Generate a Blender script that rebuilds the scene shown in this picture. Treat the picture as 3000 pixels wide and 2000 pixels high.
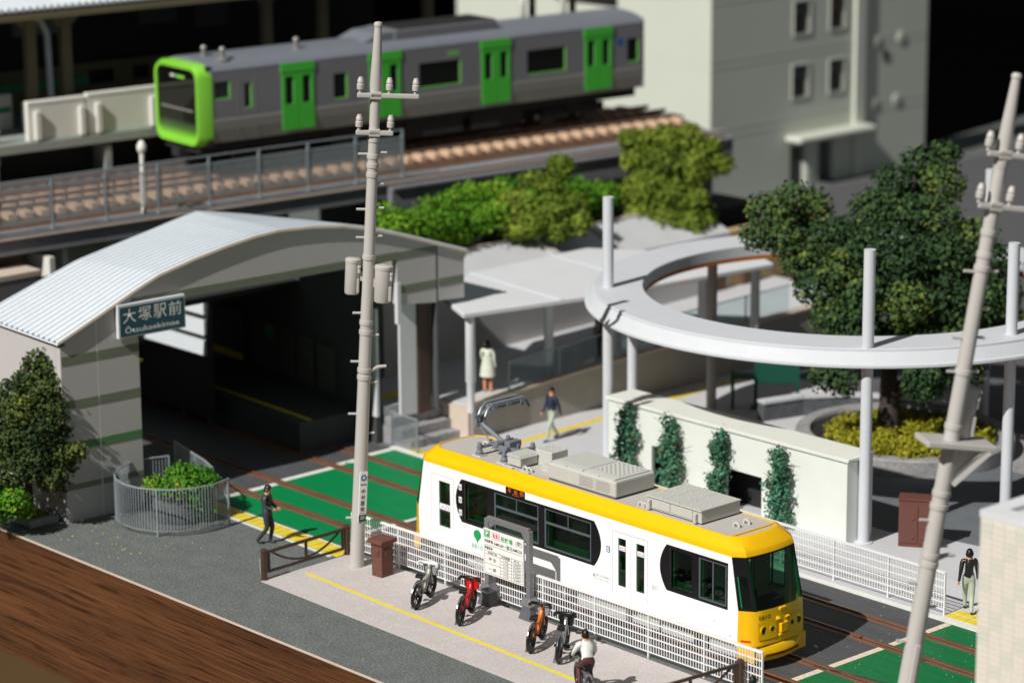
import bpy, bmesh, math, random
import numpy as np
from mathutils import Matrix, Vector, noise

for o in list(bpy.data.objects):
    bpy.data.objects.remove(o)
sc = bpy.context.scene
COL = sc.collection
R = math.radians
random.seed(7)
rng = np.random.default_rng(11)

# ------------------------------------------------------------------ camera
# one unit = one metre of the full-size place; the diorama is 1:150
CAM = np.array([52.92722, -50.95192, 25.55975])
PITCH, YAW, ROLL = 0.2454, 2.4061, -0.0078
cp, sp = math.cos(PITCH), math.sin(PITCH)
FW = Vector((math.cos(YAW) * cp, math.sin(YAW) * cp, -sp))
rr = Vector((math.sin(YAW), -math.cos(YAW), 0))
uu = rr.cross(FW)
RT = math.cos(ROLL) * rr + math.sin(ROLL) * uu
UP = -math.sin(ROLL) * rr + math.cos(ROLL) * uu
cam = bpy.data.cameras.new('camera')
cam.sensor_fit = 'HORIZONTAL'
cam.sensor_width = 36.0
cam.lens = 8557.6 / 3000 * 36
cam.clip_start = 1.0
cam.clip_end = 600.0
cam.dof.use_dof = True
cam.dof.focus_distance = 75.0
cam.dof.aperture_fstop = 0.22
cam.dof.aperture_blades = 0
camo = bpy.data.objects.new('camera', cam)
COL.objects.link(camo)
camo.matrix_world = Matrix(((RT.x, UP.x, -FW.x, CAM[0]), (RT.y, UP.y, -FW.y, CAM[1]),
                            (RT.z, UP.z, -FW.z, CAM[2]), (0, 0, 0, 1)))
sc.camera = camo

# ------------------------------------------------------------------ light
w = bpy.data.worlds.new('World')
sc.world = w
w.use_nodes = True
bg = w.node_tree.nodes['Background']
bg.inputs['Color'].default_value = (0.86, 0.95, 1.0, 1)     # dim even light of the room
bg.inputs['Strength'].default_value = 0.125
AZ, EL = R(96), R(42.5)
SUND = Vector((math.cos(AZ) * math.cos(EL), math.sin(AZ) * math.cos(EL), -math.sin(EL)))
kl = bpy.data.lights.new('key_lamp', 'SPOT')                # hard beam falling in from the near left
KD = 700.0
kl.energy = 4.3 * 4 * math.pi * KD * KD
kl.color = (1.0, 0.955, 0.89)
kl.spot_size = R(24)
kl.spot_blend = 0.1
kl.shadow_soft_size = 3.0
klo = bpy.data.objects.new('key_lamp', kl)
COL.objects.link(klo)
klo.location = Vector((-10, 15, 0)) - SUND * KD
klo.rotation_euler = SUND.to_track_quat('-Z', 'Y').to_euler()
vs = sc.view_settings
vs.view_transform = 'Standard'
vs.look = 'None'
vs.exposure = 0.0
vs.gamma = 1.0
vs.use_curve_mapping = False
sc.cycles.use_denoising = True
sc.cycles.max_bounces = 8
sc.cycles.transparent_max_bounces = 16
sc.cycles.caustics_reflective = False
sc.cycles.caustics_refractive = False
sc.cycles.sample_clamp_indirect = 4.0

# ------------------------------------------------------------------ materials
def lin(c):
    out = []
    for v in c:
        v = v / 255.0
        out.append(v / 12.92 if v <= 0.04045 else ((v + 0.055) / 1.055) ** 2.4)
    return tuple(out) + (1.0,)

def mat(name, rgb, rough=0.6, metal=0.0, var=0.12, vscale=2.0, fine=0.0, fscale=40.0, bump=0.0, bscale=60.0, spec=0.4, coat=0.0, stretch=None):
    m = bpy.data.materials.new(name)
    m.use_nodes = True
    nt = m.node_tree
    N, L = nt.nodes, nt.links
    b = N['Principled BSDF']
    b.inputs['Roughness'].default_value = rough
    b.inputs['Metallic'].default_value = metal
    b.inputs['Specular IOR Level'].default_value = spec
    b.inputs['Coat Weight'].default_value = coat
    c = lin(rgb)
    tc = N.new('ShaderNodeTexCoord')
    src = tc.outputs['Object']
    if stretch:
        mp = N.new('ShaderNodeMapping')
        mp.inputs['Scale'].default_value = stretch
        L.new(src, mp.inputs['Vector'])
        src = mp.outputs['Vector']
    fac = None
    if var > 0:
        n1 = N.new('ShaderNodeTexNoise')
        n1.inputs['Scale'].default_value = vscale
        n1.inputs['Detail'].default_value = 5
        L.new(src, n1.inputs['Vector'])
        mr = N.new('ShaderNodeMapRange')
        mr.inputs['From Min'].default_value = 0.25
        mr.inputs['From Max'].default_value = 0.75
        mr.inputs['To Min'].default_value = 1 - var
        mr.inputs['To Max'].default_value = 1 + var
        L.new(n1.outputs['Fac'], mr.inputs['Value'])
        fac = mr.outputs['Result']
        if fine > 0:
            n2 = N.new('ShaderNodeTexNoise')
            n2.inputs['Scale'].default_value = fscale
            n2.inputs['Detail'].default_value = 3
            L.new(src, n2.inputs['Vector'])
            m2 = N.new('ShaderNodeMapRange')
            m2.inputs['From Min'].default_value = 0.3
            m2.inputs['From Max'].default_value = 0.7
            m2.inputs['To Min'].default_value = 1 - fine
            m2.inputs['To Max'].default_value = 1 + fine
            L.new(n2.outputs['Fac'], m2.inputs['Value'])
            mu = N.new('ShaderNodeMath')
            mu.operation = 'MULTIPLY'
            L.new(fac, mu.inputs[0])
            L.new(m2.outputs['Result'], mu.inputs[1])
            fac = mu.outputs[0]
        vm = N.new('ShaderNodeVectorMath')
        vm.operation = 'SCALE'
        vm.inputs[0].default_value = c[:3]
        L.new(fac, vm.inputs['Scale'])
        L.new(vm.outputs['Vector'], b.inputs['Base Color'])
    else:
        b.inputs['Base Color'].default_value = c
    if bump > 0:
        nb = N.new('ShaderNodeTexNoise')
        nb.inputs['Scale'].default_value = bscale
        nb.inputs['Detail'].default_value = 3
        L.new(src, nb.inputs['Vector'])
        bp = N.new('ShaderNodeBump')
        bp.inputs['Strength'].default_value = bump
        bp.inputs['Distance'].default_value = 0.02
        L.new(nb.outputs['Fac'], bp.inputs['Height'])
        L.new(bp.outputs['Normal'], b.inputs['Normal'])
    return m

def glass(name, tint, refl=0.06, rough=0.03):
    m = bpy.data.materials.new(name)
    m.use_nodes = True
    nt = m.node_tree
    N, L = nt.nodes, nt.links
    N.remove(N['Principled BSDF'])
    out = N['Material Output']
    tr = N.new('ShaderNodeBsdfTransparent')
    tr.inputs['Color'].default_value = tint + (1,)
    gl = N.new('ShaderNodeBsdfGlossy')
    gl.inputs['Roughness'].default_value = rough
    lw = N.new('ShaderNodeLayerWeight')
    lw.inputs['Blend'].default_value = 0.5
    pw = N.new('ShaderNodeMath')
    pw.operation = 'POWER'
    pw.inputs[1].default_value = 4.0
    L.new(lw.outputs['Facing'], pw.inputs[0])
    fr = N.new('ShaderNodeMapRange')
    fr.inputs['To Min'].default_value = refl * 0.6
    fr.inputs['To Max'].default_value = 0.55
    L.new(pw.outputs[0], fr.inputs['Value'])
    mx = N.new('ShaderNodeMixShader')
    L.new(fr.outputs['Result'], mx.inputs['Fac'])
    L.new(tr.outputs['BSDF'], mx.inputs[1])
    L.new(gl.outputs['BSDF'], mx.inputs[2])
    L.new(mx.outputs['Shader'], out.inputs['Surface'])
    return m

def foliage(name, cols, rough=0.75, spec=0.25):
    m = bpy.data.materials.new(name)
    m.use_nodes = True
    nt = m.node_tree
    N, L = nt.nodes, nt.links
    b = N['Principled BSDF']
    b.inputs['Roughness'].default_value = rough
    b.inputs['Specular IOR Level'].default_value = spec
    at = N.new('ShaderNodeAttribute')
    at.attribute_name = 'tone'
    cr = N.new('ShaderNodeValToRGB')
    el = cr.color_ramp.elements
    while len(el) < len(cols):
        el.new(0.5)
    for i, c in enumerate(cols):
        el[i].position = i / (len(cols) - 1)
        el[i].color = lin(c)
    L.new(at.outputs['Fac'], cr.inputs['Fac'])
    L.new(cr.outputs['Color'], b.inputs['Base Color'])
    return m

M = {}
M['asphalt'] = mat('asphalt_paper', (106, 111, 110), 0.9, var=0.14, vscale=1.6, fine=0.36, fscale=15, bump=0.6, bscale=20, spec=0.2)
M['paving'] = mat('dark_paving', (80, 82, 85), 0.75, var=0.16, vscale=1.5, fine=0.15, fscale=25, bump=0.25, bscale=40, stretch=(0.35, 2.2, 1))
M['green'] = mat('green_paint', (4, 132, 76), 0.5, var=0.07, vscale=1.4, fine=0.07, fscale=16, stretch=(0.4, 3, 1))
M['greenworn'] = mat('worn_green_paint', (12, 112, 62), 0.5, var=0.2, vscale=2.2, fine=0.18, fscale=14, stretch=(0.35, 3.5, 1))
M['rail'] = mat('rail_brown', (126, 88, 68), 0.55, var=0.18, vscale=2.5, fine=0.12, fscale=30, stretch=(0.5, 2, 1))
M['raildark'] = mat('rail_groove', (48, 38, 33), 0.6, var=0.1)
M['railtop'] = mat('rail_worn_top', (120, 108, 96), 0.35, 0.7, var=0.1)
M['line'] = mat('white_line', (226, 228, 222), 0.7, var=0.07, vscale=5)
M['wornline'] = mat('worn_white_line', (226, 212, 190), 0.7, var=0.2, vscale=9, fine=0.15, fscale=40)
M['tactile'] = mat('tactile_yellow', (232, 208, 62), 0.65, var=0.1, vscale=3)
M['pavement'] = mat('card_pavement', (196, 190, 189), 0.92, var=0.05, vscale=1.5, fine=0.11, fscale=18, bump=0.35, bscale=26, spec=0.15)
M['plaza'] = mat('plaza_paving', (198, 200, 205), 0.9, var=0.05, vscale=0.8, fine=0.04, fscale=15, spec=0.2)
M['slab'] = mat('plaza_slab', (204, 205, 208), 0.9, var=0.05, vscale=1.1, fine=0.05, fscale=15, spec=0.2)
M['yellowline'] = mat('yellow_line', (240, 218, 18), 0.6, var=0.05, vscale=6)
M['asphalt_smooth'] = mat('plaza_asphalt', (104, 110, 116), 0.85, var=0.12, vscale=1.0, fine=0.08, fscale=20)
M['road'] = mat('grey_road', (92, 92, 96), 0.85, var=0.1)
M['tram_white'] = mat('tram_white', (250, 250, 251), 0.32, var=0, spec=0.5)
M['tram_yellow'] = mat('tram_yellow', (246, 192, 8), 0.33, var=0.02, vscale=3, spec=0.45)
M['tram_black'] = mat('tram_black', (14, 14, 17), 0.38, var=0, spec=0.4)
M['tram_frame'] = mat('window_frame_grey', (84, 92, 100), 0.45, var=0)
M['roofgrey'] = mat('roof_grey', (190, 186, 181), 0.7, var=0.03, fine=0.03, fscale=60)
M['equip'] = mat('equipment_grey', (194, 195, 190), 0.65, var=0.03, vscale=6, bump=0.25, bscale=60)
M['equipdark'] = mat('equipment_dark_grey', (95, 95, 93), 0.7, var=0.05)  # darker grey for mountings, louvre dashes and train wheels
M['silver'] = mat('pantograph_silver', (132, 139, 148), 0.36, 0.2, var=0.06)
M['underframe'] = mat('underframe_grey', (182, 184, 184), 0.6, var=0.05)
M['black'] = mat('black_plastic', (22, 22, 24), 0.42, var=0, spec=0.5)
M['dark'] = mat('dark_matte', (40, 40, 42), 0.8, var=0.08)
M['tglass'] = glass('green_acrylic', (0.42, 0.62, 0.51))
M['cglass'] = glass('clear_acrylic', (0.86, 0.92, 0.92))
M['acrylic_edge'] = mat('acrylic_edge_green', (8, 128, 82), 0.2, var=0, spec=0.6)
M['seat'] = mat('seat_green', (60, 110, 80), 0.7, var=0.1)
M['inner'] = mat('tram_interior', (150, 160, 152), 0.7, var=0.03)
M['ink'] = mat('ink_black', (30, 32, 34), 0.6, var=0)
M['inkgrey'] = mat('ink_grey', (150, 152, 154), 0.6, var=0)
M['inkgreen'] = mat('ink_green', (20, 160, 85), 0.6, var=0)
M['inkteal'] = mat('ink_pale_green', (60, 175, 135), 0.6, var=0)
M['inkred'] = mat('ink_red', (215, 50, 55), 0.6, var=0)
M['inkblue'] = mat('ink_blue', (30, 95, 165), 0.6, var=0)
M['inkwhite'] = mat('ink_white', (238, 240, 240), 0.6, var=0)
M['led'] = mat('led_orange', (250, 120, 20), 0.5, var=0)
M['red'] = mat('reflector_red', (226, 58, 30), 0.4, var=0)
M['pole'] = mat('pole_plastic', (190, 187, 184), 0.36, var=0.02, vscale=3, spec=0.5)
M['gate'] = mat('gate_brown', (74, 55, 45), 0.36, var=0.1, vscale=4)
M['box_brown'] = mat('box_brown', (108, 70, 60), 0.75, var=0.12, vscale=6, fine=0.25, fscale=45, bump=0.3)
M['cab_brown'] = mat('cabinet_brown', (104, 66, 58), 0.6, var=0.05)
M['fence'] = mat('fence_white', (238, 240, 243), 0.45, var=0)
M['railing'] = mat('railing_grey', (150, 160, 166), 0.45, var=0.04)
M['station'] = mat('station_card', (190, 188, 187), 0.85, var=0.02, vscale=0.8, fine=0.02)
M['stripe'] = mat('stripe_olive', (118, 126, 108), 0.8, var=0.04)
M['seam'] = mat('tram_seam', (196, 199, 203), 0.5, var=0)
M['stripeg'] = mat('stripe_green', (86, 132, 88), 0.8, var=0.06)
M['roofwhite'] = mat('roof_white', (214, 222, 229), 0.6, var=0.02)
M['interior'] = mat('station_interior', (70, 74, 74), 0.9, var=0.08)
M['inpost'] = mat('poster_board', (84, 86, 80), 0.8, var=0.15, vscale=3)
M['signblue'] = mat('sign_teal', (38, 84, 98), 0.5, var=0.04)
M['white'] = mat('white_card', (214, 217, 222), 0.75, var=0.025, vscale=1.2, fine=0.02, fscale=30)
M['ringwhite'] = mat('ring_spray_white', (206, 210, 217), 0.6, var=0.025, vscale=1.5, fine=0.035, fscale=26, bump=0.35, bscale=24)
M['orange'] = mat('ring_orange', (190, 110, 40), 0.7, var=0.08)
M['greencard'] = mat('pale_green_card', (222, 228, 222), 0.8, var=0.03, vscale=1.5, fine=0.02)
M['concrete'] = mat('concrete', (166, 162, 154), 0.9, var=0.08, vscale=1.5, fine=0.08, fscale=20)
M['coping'] = mat('coping_buff', (205, 190, 176), 0.85, var=0.05)
M['stone'] = mat('grey_stone', (150, 150, 153), 0.85, var=0.15, vscale=2, fine=0.2, fscale=9, bump=0.4, bscale=10)
M['darkstone'] = mat('dark_stone', (86, 90, 95), 0.85, var=0.2, vscale=2, fine=0.2, fscale=6)
M['boardgreen'] = mat('board_green', (22, 82, 68), 0.5, var=0.04)
M['building'] = mat('building_pale_green', (208, 214, 203), 0.7, var=0.02, vscale=0.5)
M['pilaster'] = mat('building_pilaster', (212, 217, 206), 0.7, var=0.02)
M['bwin'] = mat('building_window', (48, 44, 42), 0.3, var=0.15, vscale=1.0)
M['bwinb'] = mat('building_blind', (104, 84, 58), 0.6, var=0.1)
M['door_grey'] = mat('door_grey', (82, 84, 88), 0.5, var=0.08)
M['viaduct'] = mat('viaduct_grey', (122, 122, 128), 0.85, var=0.12, vscale=0.8, fine=0.1, fscale=9)
M['ballast'] = mat('ballast_brown', (88, 66, 52), 0.95, var=0.2, vscale=2, fine=0.35, fscale=12, bump=0.6, bscale=14)
M['sleeper'] = mat('sleeper_tan', (226, 192, 162), 0.8, var=0.08)
M['platform'] = mat('platform_grey', (150, 158, 154), 0.8, var=0.05)
M['platwall'] = mat('platform_door_white', (226, 226, 220), 0.6, var=0.02)
M['platgreen'] = mat('platform_stripe_green', (40, 150, 100), 0.6, var=0)
M['olive'] = mat('pillar_olive', (112, 104, 82), 0.7, var=0.06)
M['pipe'] = mat('pipe_grey', (170, 178, 188), 0.5, var=0.03)
M['train_grey'] = mat('train_grey', (132, 132, 138), 0.42, 0.25, var=0.03, vscale=1)
M['train_grey2'] = mat('train_silver', (152, 151, 146), 0.38, 0.3, var=0.03, vscale=1)
M['train_roof'] = mat('train_roof_grey', (118, 124, 134), 0.5, var=0.04)
M['train_green'] = mat('train_green', (74, 190, 62), 0.45, var=0.03)
M['train_lime'] = mat('train_lime', (136, 214, 66), 0.35, var=0.02, spec=0.5)
M['train_edge'] = mat('window_edge_green', (120, 190, 95), 0.4, var=0)
M['twin'] = mat('train_window_dark', (8, 16, 9), 0.12, var=0, spec=0.5)
M['tile'] = mat('tile_beige', (224, 218, 208), 0.6, var=0.05, vscale=3)
M['tile2'] = mat('tile_green_grey', (214, 214, 202), 0.6, var=0.05, vscale=3)
M['tilejoint'] = mat('tile_joint', (232, 228, 222), 0.8, var=0.02)
M['brownwall'] = mat('brown_wall', (104, 80, 62), 0.85, var=0.12, vscale=0.8)
M['tan'] = mat('tan_wall', (196, 168, 124), 0.8, var=0.12, vscale=0.7)
M['bark'] = mat('bark', (74, 64, 60), 0.85, var=0.2, vscale=5, fine=0.2, fscale=25, bump=0.4)
M['backdrop'] = mat('black_backdrop', (5, 5, 6), 1.0, var=0, spec=0.0)
M['table'] = mat('table_brown', (84, 66, 40), 0.6, var=0.08, vscale=0.4)
M['skin'] = mat('figure_skin', (214, 150, 112), 0.5, var=0.04)
M['hair'] = mat('figure_hair', (24, 23, 26), 0.4, var=0.1)
M['suit'] = mat('figure_suit_grey', (58, 62, 68), 0.5, var=0.15, vscale=12)
M['navy'] = mat('figure_navy', (42, 50, 74), 0.5, var=0.12, vscale=12)
M['leather'] = mat('figure_black_jacket', (36, 38, 38), 0.3, var=0.3, vscale=16)
M['cream'] = mat('figure_cream', (216, 222, 206), 0.6, var=0.06, vscale=10)
M['palegreen'] = mat('figure_pale_trousers', (178, 190, 172), 0.6, var=0.08, vscale=10)
M['shirt'] = mat('figure_white_shirt', (232, 234, 232), 0.55, var=0.06, vscale=10)
M['maroon'] = mat('figure_brown_trousers', (92, 54, 52), 0.55, var=0.12, vscale=10)
M['shoe'] = mat('figure_shoes', (44, 48, 56), 0.5, var=0.1)
M['chrome'] = mat('bicycle_chrome', (176, 182, 188), 0.22, 0.8, var=0.05)
M['bike_silver'] = mat('bicycle_silver', (178, 176, 170), 0.4, 0.3, var=0.05)
M['bike_red'] = mat('bicycle_red', (208, 28, 30), 0.25, var=0.04, spec=0.6)
M['bike_orange'] = mat('bicycle_orange', (236, 126, 24), 0.25, var=0.04, spec=0.6)
M['tyre'] = mat('bicycle_tyre', (22, 24, 27), 0.3, var=0.1, spec=0.5)
M['basket'] = mat('bicycle_basket_grey', (150, 154, 156), 0.4, var=0.05)
M['signsilver'] = mat('sign_frame_silver', (140, 142, 146), 0.4, 0.45, var=0.1, vscale=8, fine=0.25, fscale=90, bump=0.3, bscale=70)
M['signbase'] = mat('sign_foot_grey', (92, 92, 98), 0.5, var=0.1)
M['signwhite'] = mat('sign_board_white', (240, 241, 238), 0.5, var=0.01)
M['f_dark'] = foliage('foliage_dark', [(28, 46, 32), (46, 72, 44), (68, 94, 48), (116, 128, 50)])
M['f_dark2'] = foliage('foliage_dark_warm', [(26, 42, 26), (44, 66, 36), (74, 92, 42), (124, 130, 54)])
M['f_bright'] = foliage('foliage_bright', [(40, 84, 12), (70, 122, 20), (102, 150, 32), (140, 166, 52)])
M['f_olive'] = foliage('foliage_olive', [(46, 60, 18), (82, 104, 28), (116, 138, 42), (146, 154, 66)])
M['f_gold'] = foliage('foliage_gold', [(92, 94, 16), (130, 132, 26), (158, 156, 40), (176, 168, 62)])
M['f_teal'] = foliage('foliage_teal', [(36, 78, 58), (58, 112, 88), (84, 136, 108), (112, 96, 62)])
M['f_ivy'] = foliage('foliage_ivy', [(26, 74, 16), (52, 112, 24), (84, 140, 34), (150, 156, 48)])

def wood():
    m = bpy.data.materials.new('printed_wood_grain')
    m.use_nodes = True
    nt = m.node_tree
    N, L = nt.nodes, nt.links
    b = N['Principled BSDF']
    b.inputs['Roughness'].default_value = 0.5
    b.inputs['Specular IOR Level'].default_value = 0.3
    tc = N.new('ShaderNodeTexCoord')
    def nz(scale, st, detail=4):
        mp = N.new('ShaderNodeMapping')
        mp.inputs['Scale'].default_value = st
        L.new(tc.outputs['Object'], mp.inputs['Vector'])
        n = N.new('ShaderNodeTexNoise')
        n.inputs['Scale'].default_value = scale
        n.inputs['Detail'].default_value = detail
        L.new(mp.outputs['Vector'], n.inputs['Vector'])
        return n.outputs['Fac']
    big = nz(1.0, (0.10, 1, 1.2))
    dash = nz(1.0, (0.55, 1, 10), 8)
    fine = nz(1.0, (0.10, 1, 30), 2)
    cr = N.new('ShaderNodeValToRGB')
    e = cr.color_ramp.elements
    e[0].position, e[0].color = 0.30, lin((80, 52, 34))
    e[1].position, e[1].color = 0.72, lin((116, 76, 48))
    L.new(big, cr.inputs['Fac'])
    cd = N.new('ShaderNodeValToRGB')
    e = cd.color_ramp.elements
    e[0].position, e[0].color = 0.36, (0.42, 0.40, 0.39, 1)
    e[1].position, e[1].color = 0.47, (1, 1, 1, 1)
    L.new(dash, cd.inputs['Fac'])
    cf = N.new('ShaderNodeValToRGB')
    e = cf.color_ramp.elements
    e[0].position, e[0].color = 0.36, (0.55, 0.53, 0.52, 1)
    e[1].position, e[1].color = 0.62, (1.12, 1.1, 1.08, 1)
    L.new(fine, cf.inputs['Fac'])
    prev = cr.outputs['Color']
    for c in (cd, cf):
        mx = N.new('ShaderNodeMix')
        mx.data_type = 'RGBA'
        mx.blend_type = 'MULTIPLY'
        mx.inputs[0].default_value = 1.0
        L.new(prev, mx.inputs[6])
        L.new(c.outputs['Color'], mx.inputs[7])
        prev = mx.outputs[2]
    L.new(prev, b.inputs['Base Color'])
    return m
M['wood'] = wood()

def print_front():
    # printed front panel of the green train: black upper, dotted fade into lime at the foot
    m = bpy.data.materials.new('train_front_print')
    m.use_nodes = True
    nt = m.node_tree
    N, L = nt.nodes, nt.links
    b = N['Principled BSDF']
    b.inputs['Roughness'].default_value = 0.08
    tc = N.new('ShaderNodeTexCoord')
    sx = N.new('ShaderNodeSeparateXYZ')
    L.new(tc.outputs['Object'], sx.inputs['Vector'])
    cr = N.new('ShaderNodeValToRGB')
    mr = N.new('ShaderNodeMapRange')
    mr.inputs['From Min'].default_value = 1.25
    mr.inputs['From Max'].default_value = 2.45
    L.new(sx.outputs['Z'], mr.inputs['Value'])
    L.new(mr.outputs['Result'], cr.inputs['Fac'])
    e = cr.color_ramp.elements
    e[0].position, e[0].color = 0.05, lin((136, 214, 66))
    e[1].position, e[1].color = 0.55, lin((18, 20, 18))
    x = e.new(0.3)
    x.color = lin((74, 110, 52))
    L.new(cr.outputs['Color'], b.inputs['Base Color'])
    return m
M['tfront'] = print_front()

# ------------------------------------------------------------------ mesh helpers
class MB:
    """collects vertices and faces; build() links them as one mesh object"""
    def __init__(s):
        s.v, s.f, s.mi = [], [], []
        s.M = None
    def add(s, vs, fs, mi=0):
        k = len(s.v)
        if s.M is not None:
            vs = [tuple(s.M @ Vector(p)) for p in vs]
        s.v.extend(tuple(map(float, p)) for p in vs)
        s.f.extend(tuple(i + k for i in f) for f in fs)
        s.mi.extend([mi] * len(fs))
        return s
    def box(s, x0, x1, y0, y1, z0, z1, mi=0):
        return s.add([(x0, y0, z0), (x1, y0, z0), (x1, y1, z0), (x0, y1, z0), (x0, y0, z1), (x1, y0, z1), (x1, y1, z1), (x0, y1, z1)],
                     [(0, 3, 2, 1), (4, 5, 6, 7), (0, 1, 5, 4), (1, 2, 6, 5), (2, 3, 7, 6), (3, 0, 4, 7)], mi)
    def obox(s, c, hx, hy, hz, rz=0, mi=0):
        ca, sa = math.cos(rz), math.sin(rz)
        pts = []
        for dz in (-hz, hz):
            for dx, dy in ((-hx, -hy), (hx, -hy), (hx, hy), (-hx, hy)):
                pts.append((c[0] + dx * ca - dy * sa, c[1] + dx * sa + dy * ca, c[2] + dz))
        return s.add(pts, [(0, 3, 2, 1), (4, 5, 6, 7), (0, 1, 5, 4), (1, 2, 6, 5), (2, 3, 7, 6), (3, 0, 4, 7)], mi)
    def bar(s, a, b, hw, hh=None, up=(0, 0, 1), mi=0):
        a, b = Vector(a), Vector(b)
        hh = hw if hh is None else hh
        d = (b - a).normalized()
        u = Vector(up)
        if abs(d.dot(u)) > 0.98:
            u = Vector((1, 0, 0))
        r = d.cross(u).normalized()
        u = r.cross(d)
        pts = [tuple(p + r * i * hw + u * j * hh) for p in (a, b) for i, j in ((-1, -1), (1, -1), (1, 1), (-1, 1))]
        return s.add(pts, [(0, 3, 2, 1), (4, 5, 6, 7), (0, 1, 5, 4), (1, 2, 6, 5), (2, 3, 7, 6), (3, 0, 4, 7)], mi)
    def prism(s, pts, ex, mi=0):
        n = len(pts)
        ex = Vector(ex)
        vs = [tuple(p) for p in pts] + [tuple(Vector(p) + ex) for p in pts]
        fs = [tuple(range(n - 1, -1, -1)), tuple(range(n, 2 * n))] + [(i, (i + 1) % n, n + (i + 1) % n, n + i) for i in range(n)]
        return s.add(vs, fs, mi)
    def tube(s, path, rad, n=8, mi=0, cap=True, close=False):
        path = [Vector(p) for p in path]
        if not hasattr(rad, '__len__'):
            rad = [rad] * len(path)
        vs, fs = [], []
        prev = None
        m = len(path)
        for i, p in enumerate(path):
            if close:
                d = path[(i + 1) % m] - path[i - 1]
            else:
                d = path[min(i + 1, m - 1)] - path[max(i - 1, 0)]
            d.normalize()
            if prev is None:
                u = Vector((0, 0, 1)) if abs(d.z) < 0.9 else Vector((1, 0, 0))
            else:
                u = prev
            r = d.cross(u).normalized()
            u = r.cross(d).normalized()
            prev = u
            for k in range(n):
                a = 2 * math.pi * k / n
                vs.append(tuple(p + (r * math.cos(a) + u * math.sin(a)) * rad[i]))
        for i in range(m if close else m - 1):
            j = (i + 1) % m
            for k in range(n):
                fs.append((i * n + k, i * n + (k + 1) % n, j * n + (k + 1) % n, j * n + k))
        if cap and not close:
            fs.append(tuple(range(n - 1, -1, -1)))
            fs.append(tuple((m - 1) * n + k for k in range(n)))
        return s.add(vs, fs, mi)
    def lathe(s, prof, n=16, c=(0, 0, 0), mi=0):
        vs, fs = [], []
        for r, z in prof:
            for k in range(n):
                a = 2 * math.pi * k / n
                vs.append((c[0] + r * math.cos(a), c[1] + r * math.sin(a), c[2] + z))
        m = len(prof)
        for i in range(m - 1):
            for k in range(n):
                fs.append((i * n + k, i * n + (k + 1) % n, (i + 1) * n + (k + 1) % n, (i + 1) * n + k))
        fs.append(tuple(range(n - 1, -1, -1)))
        fs.append(tuple((m - 1) * n + k for k in range(n)))
        return s.add(vs, fs, mi)
    def loft(s, rows, mi=0, closed=False, cap0=False, cap1=False):
        n = len(rows[0])
        vs = [p for r in rows for p in r]
        fs = []
        for i in range(len(rows) - 1):
            for k in range(n if closed else n - 1):
                fs.append((i * n + k, i * n + (k + 1) % n, (i + 1) * n + (k + 1) % n, (i + 1) * n + k))
        if cap0:
            fs.append(tuple(range(n - 1, -1, -1)))
        if cap1:
            fs.append(tuple((len(rows) - 1) * n + k for k in range(n)))
        return s.add(vs, fs, mi)
    def holed(s, P, U, V, us, vs_, holes, t, mi=0):
        """plate us x vs_ (min, max) on axes U, V with rectangular holes, thickness t behind the face"""
        P, U, V = Vector(P), Vector(U), Vector(V)
        Nn = U.cross(V).normalized()
        xs = sorted(set([us[0], us[1]] + [min(max(h[i], us[0]), us[1]) for h in holes for i in (0, 1)]))
        ys = sorted(set([vs_[0], vs_[1]] + [min(max(h[i], vs_[0]), vs_[1]) for h in holes for i in (2, 3)]))
        def solid(i, j):
            if not (0 <= i < len(xs) - 1 and 0 <= j < len(ys) - 1):
                return False
            cx, cy = (xs[i] + xs[i + 1]) / 2, (ys[j] + ys[j + 1]) / 2
            return not any(h[0] < cx < h[1] and h[2] < cy < h[3] for h in holes)
        idx = {}
        vv, ff = [], []
        def vid(i, j, k):
            if (i, j, k) not in idx:
                idx[(i, j, k)] = len(vv)
                vv.append(tuple(P + U * xs[i] + V * ys[j] - Nn * (t * k)))
            return idx[(i, j, k)]
        for i in range(len(xs) - 1):
            for j in range(len(ys) - 1):
                if not solid(i, j):
                    continue
                ff.append((vid(i, j, 0), vid(i + 1, j, 0), vid(i + 1, j + 1, 0), vid(i, j + 1, 0)))
                ff.append((vid(i, j, 1), vid(i, j + 1, 1), vid(i + 1, j + 1, 1), vid(i + 1, j, 1)))
                if not solid(i - 1, j):
                    ff.append((vid(i, j, 0), vid(i, j + 1, 0), vid(i, j + 1, 1), vid(i, j, 1)))
                if not solid(i + 1, j):
                    ff.append((vid(i + 1, j, 0), vid(i + 1, j, 1), vid(i + 1, j + 1, 1), vid(i + 1, j + 1, 0)))
                if not solid(i, j - 1):
                    ff.append((vid(i, j, 0), vid(i, j, 1), vid(i + 1, j, 1), vid(i + 1, j, 0)))
                if not solid(i, j + 1):
                    ff.append((vid(i, j + 1, 0), vid(i + 1, j + 1, 0), vid(i + 1, j + 1, 1), vid(i, j + 1, 1)))
        return s.add(vv, ff, mi)
    def mesh(s, name, mats, smooth=None, recalc=True):
        me = bpy.data.meshes.new(name)
        me.from_pydata(s.v, [], s.f)
        if not isinstance(mats, (list, tuple)):
            mats = [mats]
        for m in mats:
            me.materials.append(M[m] if isinstance(m, str) else m)
        if any(s.mi):
            me.polygons.foreach_set('material_index', s.mi)
        if recalc:
            bm = bmesh.new()
            bm.from_mesh(me)
            bmesh.ops.recalc_face_normals(bm, faces=bm.faces)
            bm.to_mesh(me)
            bm.free()
        if smooth:
            me.shade_smooth()
            me.set_sharp_from_angle(angle=R(smooth))
        me.update()
        return me
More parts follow.
